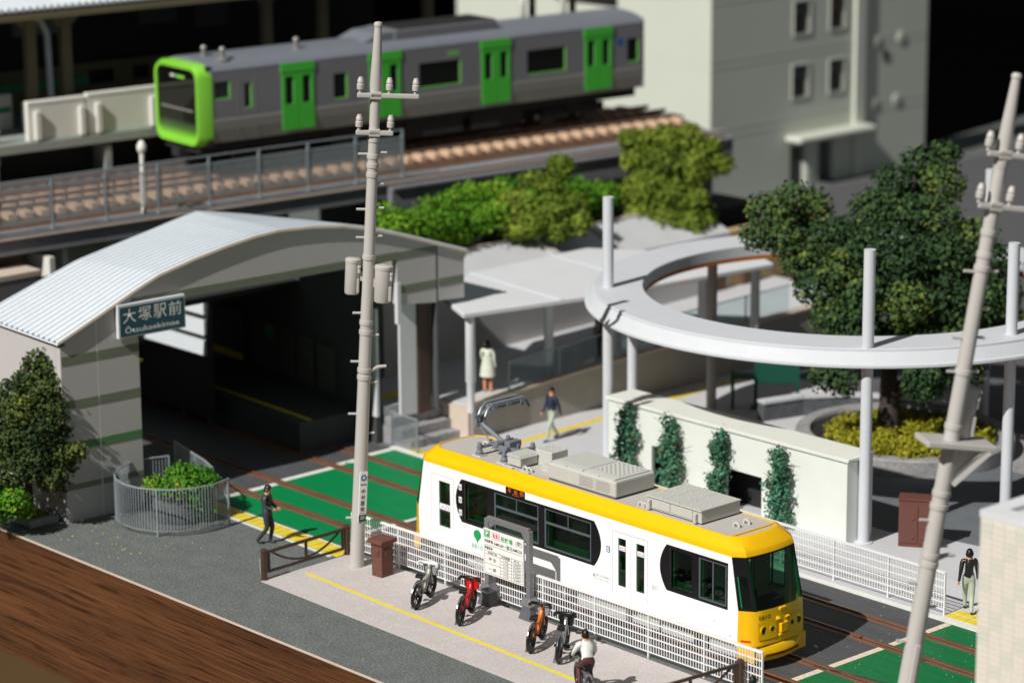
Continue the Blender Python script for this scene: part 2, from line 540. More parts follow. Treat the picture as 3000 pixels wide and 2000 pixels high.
    def build(s, name, mats, parent=None, smooth=None, bevel=0, seg=2, recalc=True):
        me = s.mesh(name, mats, smooth, recalc)
        o = bpy.data.objects.new(name, me)
        COL.objects.link(o)
        if parent is not None:
            me.transform(FR.get(root_of(parent), Matrix()).inverted())
            o.parent = parent
        if bevel:
            md = o.modifiers.new('bevel', 'BEVEL')
            md.width = bevel
            md.segments = seg
            md.limit_method = 'ANGLE'
            md.angle_limit = R(40)
        return o

FR = {}          # world frame of each root Empty

def root_of(o):
    while o.parent is not None:
        o = o.parent
    return o

def tag(o, label=None, cat=None, group=None, kind=None):
    if label:
        o['label'] = label
    if cat:
        o['category'] = cat
    if group:
        o['group'] = group
    if kind:
        o['kind'] = kind
    return o

def thing(name, label, cat, loc=(0, 0, 0), rotz=0.0, group=None, mtx=None):
    o = bpy.data.objects.new(name, None)
    o.empty_display_size = 0.2
    COL.objects.link(o)
    mm = mtx if mtx is not None else Matrix.Translation(Vector(loc)) @ Matrix.Rotation(rotz, 4, 'Z')
    o.matrix_basis = mm
    FR[o] = mm.copy()
    tag(o, label, cat, group)
    return o

def solo(mb, name, mats, label, cat, base, group=None, **kw):
    """a top-level thing that is one mesh, its origin at its base"""
    me_o = mb.build(name, mats, None, **kw)
    me_o.data.transform(Matrix.Translation(-Vector(base)))
    me_o.location = base
    tag(me_o, label, cat, group)
    return me_o

def struct(mb, name, mats, **kw):
    o = mb.build(name, mats, None, **kw)
    o['kind'] = 'structure'
    return o

def copy_tree(o, parent=None):
    c = o.copy()
    COL.objects.link(c)
    if parent is not None:
        c.parent = parent
    for ch in [x for x in bpy.data.objects if x.parent == o]:
        copy_tree(ch, c)
    return c

def text(body, P, U, V, w, h, m, parent, name='lettering', lift=0.004, weight=0.0):
    """flat lettering fitted into a w x h rectangle whose lower left corner is P"""
    cu = bpy.data.curves.new('text', 'FONT')
    cu.body = body
    cu.offset = weight
    cu.resolution_u = 2
    ob = bpy.data.objects.new('text', cu)
    COL.objects.link(ob)
    dg = bpy.context.evaluated_depsgraph_get()
    me = bpy.data.meshes.new_from_object(ob.evaluated_get(dg))
    bpy.data.objects.remove(ob)
    bpy.data.curves.remove(cu)
    co = np.empty(len(me.vertices) * 3)
    me.vertices.foreach_get('co', co)
    co = co.reshape(-1, 3)
    lo, hi = co.min(0), co.max(0)
    U, V, P = np.array(U, float), np.array(V, float), np.array(P, float)
    Nn = np.cross(U, V)
    a = (co[:, 0] - lo[0]) / max(hi[0] - lo[0], 1e-6) * w
    b = (co[:, 1] - lo[1]) / max(hi[1] - lo[1], 1e-6) * h
    out = P + a[:, None] * U + b[:, None] * V + Nn * lift
    me.vertices.foreach_set('co', out.ravel())
    me.materials.clear()
    me.materials.append(M[m])
    me.update()
    o = bpy.data.objects.new(name, me)
    me.name = name
    COL.objects.link(o)
    me.transform(FR.get(root_of(parent), Matrix()).inverted())
    o.parent = parent
    return o

def plate(P, U, V, u0, u1, v0, v1, t, mb=None, mi=0):
    """thin box standing proud of plane P,U,V by t"""
    mb = mb or MB()
    P, U, V = Vector(P), Vector(U), Vector(V)
    Nn = U.cross(V)
    pts = [P + U * a + V * b for a, b in ((u0, v0), (u1, v0), (u1, v1), (u0, v1))]
    return mb.prism(pts, Nn * t, mi)

def leaves(name, blobs, size, count, m, parent, flat=0.0, shell=0.55, aspect=0.7, zmin=None):
    """foliage: small bent leaf flakes through the shells of the given blobs (x, y, z, rx, ry, rz)"""
    vol = np.array([max(b[3] * b[4] + b[3] * b[5] + b[4] * b[5], 1e-4) for b in blobs])
    which = rng.choice(len(blobs), size=count, p=vol / vol.sum())
    B = np.array(blobs)[which]
    d = rng.normal(size=(count, 3))
    d /= np.linalg.norm(d, axis=1)[:, None]
    rad = shell + (1.06 - shell) * rng.random(count) ** 0.6
    C = B[:, :3] + d * B[:, 3:6] * rad[:, None]
    C += rng.normal(scale=size * 0.35, size=(count, 3))
    if zmin is not None:
        C = C[C[:, 2] > zmin]
        d = d[:len(C)]
    n = len(C)
    nrm = d[:n] + rng.normal(scale=0.7, size=(n, 3))
    nrm /= np.linalg.norm(nrm, axis=1)[:, None]
    t = np.cross(nrm, rng.normal(size=(n, 3)))
    t /= np.linalg.norm(t, axis=1)[:, None]
    b2 = np.cross(nrm, t)
    s = size * (0.55 + 0.75 * rng.random(n))[:, None]
    v = np.stack([C - t * s * 0.5, C - b2 * s * 0.5 * aspect + nrm * s * 0.14, C + t * s * 0.5, C + b2 * s * 0.5 * aspect + nrm * s * 0.14, C + nrm * s * 0.30], 1).reshape(-1, 3)
    k = np.arange(n)[:, None] * 5
    f = np.concatenate([k + np.array([0, 1, 4]), k + np.array([1, 2, 4]), k + np.array([2, 3, 4]), k + np.array([3, 0, 4])], 1).reshape(-1, 3)
    me = bpy.data.meshes.new(name)
    me.vertices.add(len(v))
    me.vertices.foreach_set('co', v.ravel())
    me.loops.add(len(f) * 3)
    me.loops.foreach_set('vertex_index', f.ravel().astype(np.int32))
    me.polygons.add(len(f))
    me.polygons.foreach_set('loop_start', (np.arange(len(f)) * 3).astype(np.int32))
    me.update(calc_edges=True)
    # tone: varies from clump to clump and from flake to flake
    clump = rng.random(len(blobs))[which[:n]]
    tone = np.clip(0.45 * rng.random(n) + 0.4 * clump + 0.12 * rng.random(n), 0, 1)
    tone = np.where(rng.random(n) < 0.04, np.minimum(tone + 0.35, 1), tone)
    a = me.attributes.new('tone', 'FLOAT', 'FACE')
    a.data.foreach_set('value', np.repeat(tone, 4).astype(np.float32))
    me.materials.append(M[m])
    o = bpy.data.objects.new(name, me)
    COL.objects.link(o)
    if parent is not None:
        me.transform(FR.get(root_of(parent), Matrix()).inverted())
        o.parent = parent
    return o

def clumps(c, r, n, size, squash=0.85):
    """n overlapping blobs scattered over an ellipsoid (c, r)"""
    out = []
    for i in range(n):
        while True:
            p = rng.uniform(-1, 1, 3)
            if np.linalg.norm(p) < 1:
                break
        p = p / max(np.linalg.norm(p), 1e-3) * (0.35 + 0.65 * rng.random()) * 0.85
        s = size * (0.7 + 0.6 * rng.random())
        out.append((c[0] + p[0] * r[0], c[1] + p[1] * r[1], c[2] + p[2] * r[2], s, s, s * squash))
    return out

X, Y, Z = Vector((1, 0, 0)), Vector((0, 1, 0)), Vector((0, 0, 1))

# ------------------------------------------------------------------ the setting
struct(MB().prism([(-62, -7.95, -0.6), (27, -7.95, -0.6), (27, 74, -0.6), (-40.8, 74, -0.6), (-37.5, 56.0, -0.6), (-62, 56.0, -0.6)], (0, 0, 0.6)), 'ground', 'asphalt')
struct(MB().box(-140, 90, -90, 140, -3.9, -3.72), 'floor', 'table')
bd = MB()
bd.box(-92, -91, -60, 120, -3.7, 70)
bd.box(-91, 60, 119, 120, -3.7, 70)
struct(bd, 'backdrop', 'backdrop')  # added walls, near-black in colour to stand for the unlit room
# added near-black sheet over the table, standing for the dark of the room
struct(MB().box(-91, -62.2, -30, 118.9, -3.7, -3.3).box(-62.2, 60, 56.1, 118.9, -3.71, -3.31), 'dark_room_sheet', 'backdrop')

t = thing('display_base', 'brown printed wood-grain board along the front of the diorama', 'base board', (-10, -8.1, -3.72))
MB().box(-64, 28, -8.05, -7.952, -3.72, -0.006).build('front_board', 'wood', t)
MB().box(-64, 28, -8.05, -7.952, -0.006, 0.006).build('edge_trim', 'coping', t)

RY = [-0.675, 0.675, 2.965, 4.315]          # rails of the two tracks
TB0, TB1 = -1.9, 5.45
struct(MB().box(-46, 27, TB0, TB1, -0.1, 0.004), 'track_bed', 'paving')
strips = [(TB0 + 0.08, RY[0] - 0.16), (RY[0] + 0.17, RY[1] - 0.17), (RY[1] + 0.17, RY[2] - 0.17), (RY[2] + 0.17, RY[3] - 0.17), (RY[3] + 0.17, TB1 - 0.03)]
gl, gr, wl, wr = MB(), MB(), MB(), MB()
for i, (a, b) in enumerate(strips):
    gl.box(-14.45 - 0.16 * max(0, i - 1), -9.1 + (0.5 if i == 0 else 0), a, b, 0.003, 0.010)
    wl.box(-14.70 - 0.16 * max(0, i - 1), -14.45 - 0.16 * max(0, i - 1), a, b, 0.003, 0.012)
    wl.box(-9.1 + (0.5 if i == 0 else 0), -8.93 + (0.5 if i == 0 else 0), a, b, 0.003, 0.012)
    gr.box(7.5, 26.9, a, b, 0.003, 0.010)
    wr.box(7.30, 7.5, a, b, 0.003, 0.012)
struct(gl, 'crossing_paving', 'green')
struct(gr, 'crossing_paving', 'greenworn')
struct(wl, 'crossing_line', 'line')
struct(wr, 'crossing_line', 'wornline')
for y in RY:
    t = thing('tram_rail', ['near rail of the track under the yellow tram', 'far rail of the track under the yellow tram', 'near rail of the empty track beside the far fence', 'far rail of the empty track beside the far fence'][RY.index(y)], 'rail', (0, y, 0), group='rails of the tram line')
    MB().box(-46, 26.9, y - 0.19, y + 0.17, 0.004, 0.016).build('rail_bed', 'rail', t)
    MB().box(-46, 26.9, y + 0.02, y + 0.085, 0.016, 0.05).build('rail_head', 'rail', t)
    MB().box(-46, 26.9, y + 0.03, y + 0.075, 0.05, 0.053).build('running_surface', 'railtop', t)
    MB().box(-46, 26.9, y - 0.05, y - 0.02, 0.016, 0.021).build('groove', 'raildark', t)
# rail joint on the far rail
MB().box(6.55, 6.57, 2.90, 3.05, 0.02, 0.056).build('rail_joint', 'raildark', t)

# near side: yellow tactile strip with white lines
tt = MB()
yl = MB()
x = -14.3
while x < -7.9:
    k = (x + 14.3) / 6.4
    w_ = (0.44 + 0.20 * k) / 2
    for j in range(2):
        tt.box(x, x + 0.30, -1.98 - w_ * (j + 1) + 0.02, -1.98 - w_ * j - 0.02, 0.0, 0.016)
    x += 0.325
struct(tt, 'tactile_paving', 'tactile')
yl.prism([(-14.5, -1.91, 0.003), (-8.0, -1.91, 0.003), (-8.0, -1.97, 0.003), (-14.5, -1.97, 0.003)], (0, 0, 0.008))
yl.prism([(-14.5, -2.43, 0.003), (-8.0, -2.64, 0.003), (-8.0, -2.76, 0.003), (-14.5, -2.55, 0.003)], (0, 0, 0.009))
struct(yl, 'edge_line', 'line')

# parking strip of pale card with its yellow line
struct(MB().prism([(-7.62, -5.42, -0.01), (26.9, -6.0, -0.01), (26.9, -2.3, -0.01), (6.0, -2.14, -0.01), (-5.4, -2.03, -0.01), (-7.8, -2.22, -0.01)], (0, 0, 0.045)), 'bicycle_parking_pavement', 'pavement')
struct(MB().prism([(-7.25, -4.20, 0.034), (8, -4.62, 0.034), (8, -4.51, 0.034), (-7.25, -4.09, 0.034)], (0, 0, 0.005)), 'parking_line', 'yellowline')

# far side: plaza paving, kerb, yellow guiding line
struct(MB().box(-15.2, 26.9, 5.62, 21.0, -0.05, 0.022), 'plaza', 'plaza')
struct(MB().box(-15.2, 26.9, 5.47, 5.615, -0.05, 0.05), 'kerb', 'line')
sl = MB()
for i, (x0, x1, y0, y1) in enumerate([(4.2, 12.5, 7.6, 8.25), (3.0, 5.6, 6.15, 7.5), (5.7, 8.2, 6.9, 7.5)]):
    sl.box(x0, x1, y0, y1, 0.0, 0.027)
struct(sl, 'plaza_slab_panels', 'slab')
tt = MB()
for k in range(18):
    x = 6.95 + k * 0.335
    for j in range(2):
        tt.box(x, x + 0.30, 5.80 + j * 0.33, 6.10 + j * 0.33, 0.0, 0.034)
for k in range(6):
    x = -14.6 + k * 0.335
    tt.box(x, x + 0.30, 5.72, 6.02, 0.0, 0.034)
struct(tt, 'tactile_paving', 'tactile')
struct(MB().box(6.9, 26, 5.66, 5.76, 0.0, 0.03).box(6.9, 26, 6.12, 6.125, 0.0, 0.03), 'edge_line', 'line')
struct(MB().prism([(-12.95, 8.3, 0.02), (-13.5, 19.5, 0.02), (-13.22, 19.5, 0.02), (-12.67, 8.3, 0.02)], (0, 0, 0.007)), 'guiding_line', 'tactile')
# grey road beyond the plaza and beside the big building
struct(MB().prism([(-34, 21.0, -0.05), (26.9, 21.0, -0.05), (26.9, 73.9, -0.05), (-36, 73.9, -0.05), (-34, 56, -0.05)], (0, 0, 0.06)), 'road', 'road')
struct(MB().prism([(-3.5, 10.3, 0.0), (1.3, 10.2, 0.0), (2.4, 10.8, 0.0), (9, 11.8, 0.0), (26.8, 14, 0.0), (26.8, 20.9, 0.0), (-0.5, 20.9, 0.0), (-3.5, 14, 0.0)], (0, 0, 0.027)), 'plaza_road', 'asphalt_smooth')
struct(MB().box(-6.5, 16, 17.5, 21.0, -0.02, 0.03), 'plaza_step', 'stone')

# ------------------------------------------------------------------ yellow tram
tram = thing('tram', 'white and yellow single-car tram with raised pantograph', 'tram', (0, 0, 0))
HW = 1.1
SK, WT = 0.76, 2.93              # skirt and top of the white side
XR, XF = -5.82, 5.82
WIN = [(-4.13, -3.18), (-2.92, -1.18), (-0.94, 0.83)]
WIN2 = [(3.70, 4.50), (4.71, 5.66)]
DW1 = [(-5.19, -4.73)]
DW2 = [(1.83, 2.11), (2.49, 2.78)]

def frontx(z, y):
    """outline of the rounded tram end at height z"""
    a = abs(y)
    if z >= 1.6:
        k = (z - 1.6) / (WT - 1.6)
        c, e, q = 6.52 - 0.33 * k, 6.42 - 0.32 * k, 6.06 - 0.24 * k
    else:
        k = (1.6 - z) / 0.85
        c, e, q = 6.52 + 0.03 * k, 6.42 + 0.04 * k, 6.06 - 0.02 * k
    if a <= 0.86:
        return c + (e - c) * (a / 0.86) ** 2
    return e + (q - e) * ((a - 0.86) / 0.24)

for side in (-1, 1):
    U = X if side < 0 else -X
    P = Vector((0, side * HW, 0))
    def hu(a, b):
        return (a, b) if side < 0 else (-b, -a)
    holes = []
    for (a, b) in WIN + WIN2:
        u = hu(a, b)
        holes.append((u[0], u[1], 1.59, 2.68))
    for (a, b) in DW1 + DW2:
        u = hu(a, b)
        holes.append((u[0], u[1], 1.21, 2.50))
    us = hu(XR, XF)
    sd = MB().holed(P, U, Z, us, (SK, WT), holes, 0.07).build('side_panel', 'tram_white', tram)
    MB().box(XR, XF + 0.1, side * (HW + 0.002), side * (HW - 0.05), SK - 0.075, SK - 0.002).build('sill_stripe', 'tram_yellow', tram)
    # black window bands with rounded ends
    for pane, l_arc, r_arc in ((WIN, 0.24, 0.26), (WIN2, 0.24, 0.0)):
        x0, x1 = pane[0][0] - 0.06, pane[-1][1] + 0.05
        bl = MB()
        hs = [(hu(a, b)[0], hu(a, b)[1], 1.60, 2.67) for a, b in pane]
        bl.holed(P + Vector((0, side * 0.006, 0)), U, Z, hu(x0, x1), (1.53, 2.74), hs, 0.005)
        def arc(xe, sg, bulge):
            pts = []
            for k in range(13):
                tt_ = k / 12
                zz = 1.53 + 1.21 * tt_
                pts.append((xe + sg * (bulge * (1 - (2 * tt_ - 1) ** 2) + 0.06), side * (HW + 0.001), zz))
            pts += [(xe, side * (HW + 0.001), 2.74), (xe, side * (HW + 0.001), 1.53)]
            bl.prism(pts, (0, side * 0.005, 0))
        if l_arc:
            arc(x0, -1, l_arc)
        if r_arc:
            arc(x1, 1, r_arc)
        bl.build('window_band', 'tram_black', tram)
    # window frames and panes
    for wi, (a, b) in enumerate(WIN + WIN2):
        wo = MB()
        dy = side * (HW - 0.012)
        fr_ = M['tram_black'] if wi in (0, 3) else M['tram_frame']
        g = 0.045
        inn = [(a + g, b - g, 1.59 + g, 2.68 - g)]
        uo = hu(a, b)
        ui = [(hu(a + g, b - g)[0], hu(a + g, b - g)[1], 1.59 + g, 2.68 - g)]
        wo.holed(P + Vector((0, -side * 0.004, 0)), U, Z, uo, (1.59, 2.68), ui, 0.05)
        if wi in (1, 2):
            wo.box(a + g, b - g, side * (HW - 0.006), side * (HW - 0.05), 2.25, 2.31)
            wo.box((a + b) / 2 - 0.015, (a + b) / 2 + 0.015, side * (HW - 0.010), side * (HW - 0.05), 2.31, 2.68 - g)
        if wi == 4:
            wo.box((a + b) / 2 - 0.02, (a + b) / 2 + 0.02, side * (HW - 0.010), side * (HW - 0.05), 1.63, 2.68 - g)
        fo = wo.build('window_frame', fr_, tram)
        MB().box(a + g - 0.002, b - g + 0.002, side * (HW - 0.035), side * (HW - 0.042), 1.59 + g - 0.002, 2.68 - g + 0.002).build('pane', 'tglass', fo)
        eg = MB()                                    # green cut edge of the thick acrylic insert
        eg.box(a + g, a + g + 0.05, side * (HW - 0.07), side * (HW - 0.22), 1.62, 2.65)
        eg.box(a + g, b - g, side * (HW - 0.07), side * (HW - 0.20), 1.60, 1.625)
        eg.build('pane_edge', 'acrylic_edge', fo)
    # doors
    for dws, x0, x1 in ((DW1, -5.52, -4.58), (DW2, 1.62, 2.90)):
        dm = MB()
        e = side * (HW + 0.004)
        i_ = side * (HW - 0.002)
        dm.box(x0, x1, e, i_, 2.645, 2.665)
        dm.box(x0, x0 + 0.016, e, i_, 0.95, 2.645)
        dm.box(x1 - 0.016, x1, e, i_, 0.95, 2.645)
        if len(dws) == 2:
            dm.box(2.288, 2.304, e, i_, 0.95, 2.645)
        do = dm.build('door', 'seam', tram)
        for a, b in dws:
            MB().box(a, b, side * (HW - 0.03), side * (HW - 0.036), 1.21, 2.50).build('door_pane', 'tglass', do)
            eg = MB()
            eg.box(a, a + 0.05, side * (HW - 0.045), side * (HW - 0.2), 1.22, 2.49)
            eg.box(a, b, side * (HW - 0.045), side * (HW - 0.2), 1.21, 1.25)
            eg.build('pane_edge', 'acrylic_edge', do)

# ends: nose, windscreen, pillars, bumper
ys7 = [-1.1, -0.98, -0.86, -0.6, -0.3, 0, 0.3, 0.6, 0.86, 0.98, 1.1]
def endrow(z, s, ysel, off=0.0):
    return [(s * (frontx(z, y) + off), y, z) for y in ysel]
for s in (1, -1):
    zs = [SK - 0.06, 0.95, 1.2, 1.45, 1.6]
    nose = MB().loft([endrow(z, s, ys7) for z in zs]).build('nose', 'tram_yellow', tram, smooth=50)
    zz = [1.6, 1.9, 2.3, 2.65, WT]
    ws = MB().loft([endrow(z, s, ys7[2:9]) for z in zz]).build('windscreen', 'tglass', tram, smooth=60)
    ed = MB()
    for y0, y1 in ((-0.86, -0.80), (0.80, 0.86)):
        ed.loft([[(s * (frontx(z, y) - d), y, z) for y, d in ((y0, 0.02), (y1, 0.02), (y1, 0.10), (y0, 0.10))] for z in zz], closed=True)
    ed.build('windscreen_edge', 'acrylic_edge', ws)
    for q in (-1, 1):
        yq = [0.855 * q, 0.98 * q, 1.1 * q]
        pl = MB().loft([endrow(z, s, yq, 0.004) for z in zz]).build('corner_pillar', 'tram_black', tram)
        quarter = MB().loft([endrow(z, s, [0.91 * q, 1.04 * q], 0.010) for z in (1.68, 2.0, 2.45)]).build('quarter_light', 'tglass', pl)
        MB().loft([endrow(z, s, [1.04 * q, 1.056 * q], 0.012) for z in (1.68, 2.0, 2.45)]).build('quarter_light_edge', 'acrylic_edge', pl)
    # black surround lines of the windscreen
    MB().loft([endrow(WT - 0.05, s, ys7[2:9], 0.006), endrow(WT, s, ys7[2:9], 0.006)]).build('windscreen_surround', 'tram_black', ws)
    # bumper
    def brow(z, o):
        pts = []
        for y in [-1.08, -1.0, -0.85, -0.6, -0.3, 0, 0.3, 0.6, 0.85, 1.0, 1.08]:
            a = abs(y)
            pts.append((s * (6.60 - 0.17 * (a / 0.85) ** 2 + o if a <= 0.85 else 6.43 + o - (a - 0.85) / 0.23 * 0.42), y, z))
        return pts
    bm_ = MB()
    br_ = [brow(0.26, -0.14), brow(0.27, -0.04), brow(0.38, 0.015), brow(0.46, 0.03), brow(0.62, 0.0), brow(0.70, -0.10), brow(0.705, -0.3)]
    k0 = len(br_[0])
    fs_ = [(i * k0 + j, i * k0 + j + 1, (i + 1) * k0 + j + 1, (i + 1) * k0 + j) for i in range(6) for j in range(k0 - 1) if not (i == 2 and 3 <= j <= 6)]
    bm_.add([p for r_ in br_ for p in r_], fs_)                  # the open cells leave a real slot
    bp = bm_.build('bumper', 'tram_yellow', tram, smooth=45)
    MB().box(s * 6.3, s * 6.46, -0.95, 0.95, 0.28, 0.68).build('bumper_core', 'tram_yellow', bp)
    # lamps and fittings
    for y, r_ in ((-0.62, 0.095), (-0.36, 0.065), (0.62, 0.095), (0.36, 0.065)):
        z = 1.08
        cx = frontx(z, y)
        lm = MB()
        lm.M = Matrix.Translation((s * (cx - 0.03), y, z)) @ Matrix.Rotation(R(90), 4, 'Y')
        lm.lathe([(r_ + 0.035, -0.0), (r_ + 0.035, 0.036 * s), (r_, 0.046 * s), (r_ * 0.96, 0.034 * s)], 20)
        hl = lm.build('headlight', 'tram_yellow', tram, smooth=40)
        lm = MB()
        lm.M = Matrix.Translation((s * (cx + 0.008), y, z)) @ Matrix.Rotation(R(90), 4, 'Y')
        lm.lathe([(r_ * 0.98, 0.0), (r_ * 0.98, 0.010 * s)], 20)
        lm.build('lens', 'black', hl)
    for y0 in (-0.80, 0.22):
        fp = MB()
        rows = []
        for z in (0.84, 1.30):
            rows.append([(s * (frontx(z, y) + 0.012), y, z) for y in np.linspace(y0, y0 + 0.58, 5)])
        fp.loft(rows)
        fp.build('lamp_panel', 'tram_yellow', nose)
    cb = MB()
    cb.box(s * 6.48, s * 6.60, -0.10, 0.16, 0.92, 1.18)
    cb.box(s * 6.48, s * 6.585, -0.14, 0.20, 0.84, 0.90)
    cb.prism([(s * 6.5, -0.22, 1.24), (s * 6.60, -0.22, 1.30), (s * 6.5, -0.22, 1.38)], (0, 0.12, 0))
    cb.prism([(s * 6.5, 0.10, 1.24), (s * 6.60, 0.10, 1.30), (s * 6.5, 0.10, 1.38)], (0, 0.12, 0))
    cb.box(s * 6.48, s * 6.565, -0.12, 0.12, 1.50, 1.58)
    cb.build('coupler_cover', 'tram_yellow', tram, bevel=0.02)
    MB().box(s * 6.12, s * 6.16, -1.078, -1.069, 0, 0.01) if False else None
for s in (-1, 1):
    for q in (-1, 1):
        MB().prism([(s * 5.82, q * HW, SK), (s * frontx(0.76, 1.1), q * HW, SK), (s * frontx(1.2, 1.1), q * HW, 1.2), (s * frontx(1.6, 1.1), q * HW, 1.6), (s * frontx(2.3, 1.1), q * HW, 2.3), (s * 5.822, q * HW, WT)], (0, -q * 0.05, 0)).build('side_corner', 'tram_white', tram)
# red reflector on the near corner
rf = MB()
def cornerpt(f, z, o=0.006):
    p0, p1 = Vector((6.04, -1.1, z)), Vector((6.45, -0.86, z))
    p = p0.lerp(p1, f)
    nn = Vector((0.24, -0.41, 0)).normalized()
    return p + nn * o
rf.prism([cornerpt(0.18, 0.80), cornerpt(0.72, 0.80), cornerpt(0.72, 0.845), cornerpt(0.18, 0.845)], (0.004, -0.007, 0))
rf.build('reflector', 'red', tram)

# yellow roof, built from shrinking outlines
def outline(z, inset):
    pts = []
    for y in ys7[::-1]:
        yy = y * (HW - inset) / HW
        pts.append((frontx(min(z, WT), y) - inset * 1.25 - max(0, z - WT) * 0.25, yy))
    a = [(x_, y_, z) for x_, y_ in pts]
    b = [(-x_, y_, z) for x_, y_ in pts[::-1]]
    return a + b
rows = [outline(WT, 0.0), outline(3.045, 0.008), outline(3.07, 0.02), outline(3.30, 0.185), outline(3.325, 0.215), outline(3.335, 0.235), outline(3.335, 0.265), outline(3.315, 0.27)]
rf_o = MB().loft(rows, closed=True).build('roof', 'tram_yellow', tram, smooth=24)
MB().prism([Vector(p) for p in outline(3.300, 0.268)], (0, 0, 0.012)).build('roof_panel', 'roofgrey', rf_o)
MB().box(5.50, 5.56, -0.82, 0.82, 3.31, 3.345).build('rain_rib', 'tram_yellow', rf_o)
MB().box(5.68, 5.78, -0.06, 0.06, 3.29, 3.325).build('roof_tab', 'tram_yellow', rf_o)

# roof equipment
ac = MB().box(-1.22, 1.36, -0.74, 0.70, 3.36, 3.80).build('air_conditioner', 'equip', tram, bevel=0.05)
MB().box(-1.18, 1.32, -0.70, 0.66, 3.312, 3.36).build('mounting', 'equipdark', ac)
lid = MB()
lid.box(-1.14, 0.06, -0.66, 0.62, 3.80, 3.832)
lid.box(0.09, 1.27, -0.66, 0.62, 3.80, 3.832)
for y in (-0.60, -0.50):
    lid.box(-1.12, 1.25, y, y + 0.035, 3.832, 3.846)
lid.build('lid', 'equip', ac, bevel=0.012)
gm = MB()
for i in range(11):
    for j in range(11):
        if (i + j) % 2 == 0:
            gm.box(0.22 + i * 0.082, 0.22 + i * 0.082 + 0.062, -0.36 + j * 0.078, -0.36 + j * 0.078 + 0.058, 3.832, 3.845)
tag(gm.build('fan_grille', 'equip', ac), kind='stuff')
lv = MB()
for x0 in (0.0, 0.62):
    for r_ in range(7):
        for k in range(4):
            xx = x0 + k * 0.13 + (0.065 if r_ % 2 else 0)
            lv.box(xx, xx + 0.085, -0.7405, -0.746, 3.45 + r_ * 0.04, 3.462 + r_ * 0.04)
tag(lv.build('louvre', 'equipdark', ac), kind='stuff')
bt = MB()
for x_ in (-1.14, -0.55, 0.07, 0.68, 1.26):
    for y in (-0.69, 0.64):
        bt.lathe([(0.03, 0), (0.03, 0.02), (0.016, 0.032)], 8, (x_, y, 3.80))
tag(bt.build('bolts', 'equip', ac), kind='stuff')

b2 = MB().box(2.46, 4.36, -0.66, 0.74, 3.35, 3.66).build('control_box', 'equip', tram, bevel=0.015)
lid = MB()
for a, b in ((2.44, 3.02), (3.03, 3.61), (3.62, 4.38)):
    lid.box(a, b, -0.70, 0.76, 3.66, 3.70)
lid.build('lid', 'equip', b2, bevel=0.008)
bt = MB()
for x_ in (2.55, 2.92, 3.10, 3.5, 3.72, 4.25):
    for y in (-0.62, -0.2, 0.25, 0.68):
        bt.lathe([(0.025, 0), (0.025, 0.018), (0.012, 0.028)], 8, (x_, y, 3.70))
tag(bt.build('bolts', 'equip', b2), kind='stuff')
dp = MB()
dp.box(2.62, 3.26, -0.685, -0.66, 3.40, 3.63)
dp.box(3.30, 4.06, -0.685, -0.66, 3.40, 3.63)
dp.build('side_door', 'equip', b2, bevel=0.008)
MB().box(2.50, 2.60, -0.76, -0.66, 3.34, 3.60).build('bracket', 'equip', b2, bevel=0.02)
MB().box(4.14, 4.24, -0.76, -0.66, 3.34, 3.60).build('bracket', 'equip', b2, bevel=0.02)
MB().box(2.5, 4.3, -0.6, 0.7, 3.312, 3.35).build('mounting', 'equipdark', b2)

sb = MB().box(-2.48, -1.86, 0.02, 0.62, 3.312, 3.74).build('resistor_box', 'equip', tram, bevel=0.02)
bt = MB()
for x_ in (-2.42, -2.17, -1.92):
    for y in (0.08, 0.32, 0.56):
        bt.lathe([(0.022, 0), (0.022, 0.018), (0.012, 0.026)], 8, (x_, y, 3.74))
tag(bt.build('bolts', 'equip', sb), kind='stuff')
MB().box(-1.86, -1.52, -0.36, -0.06, 3.312, 3.52).build('terminal_box', 'equip', tram, bevel=0.02)
fb = MB().box(-2.92, -2.40, -0.62, 0.02, 3.36, 3.60).build('fuse_box', 'equip', tram, bevel=0.02)
MB().prism([(-2.96, -0.64, 3.60), (-2.36, -0.64, 3.60), (-2.44, -0.64, 3.67), (-2.88, -0.64, 3.67)], (0, 0.68, 0)).build('lid', 'equip', fb)
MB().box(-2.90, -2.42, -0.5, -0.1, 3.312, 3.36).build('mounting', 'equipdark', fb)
for i, (x_, y) in enumerate(((-2.2, -0.62), (-2.05, -0.62), (2.18, -0.62), (2.30, -0.62), (5.05, -0.12), (5.05, 0.25), (-4.75, 0.25), (-4.75, 0.45))):
    lg = MB()
    lg.tube([(x_ - 0.10, y, 3.312), (x_ - 0.07, y, 3.40), (x_, y, 3.43), (x_ + 0.07, y, 3.40), (x_ + 0.10, y, 3.312)], 0.035, 8)
    lg.build('lifting_lug', 'equip', tram, smooth=50)
for x_ in (-2.75, -2.1):
    MB().box(x_ - 0.16, x_ + 0.2, -0.80, -0.70, 3.312, 3.36).build('cable_tray', 'equip', tram, bevel=0.015)

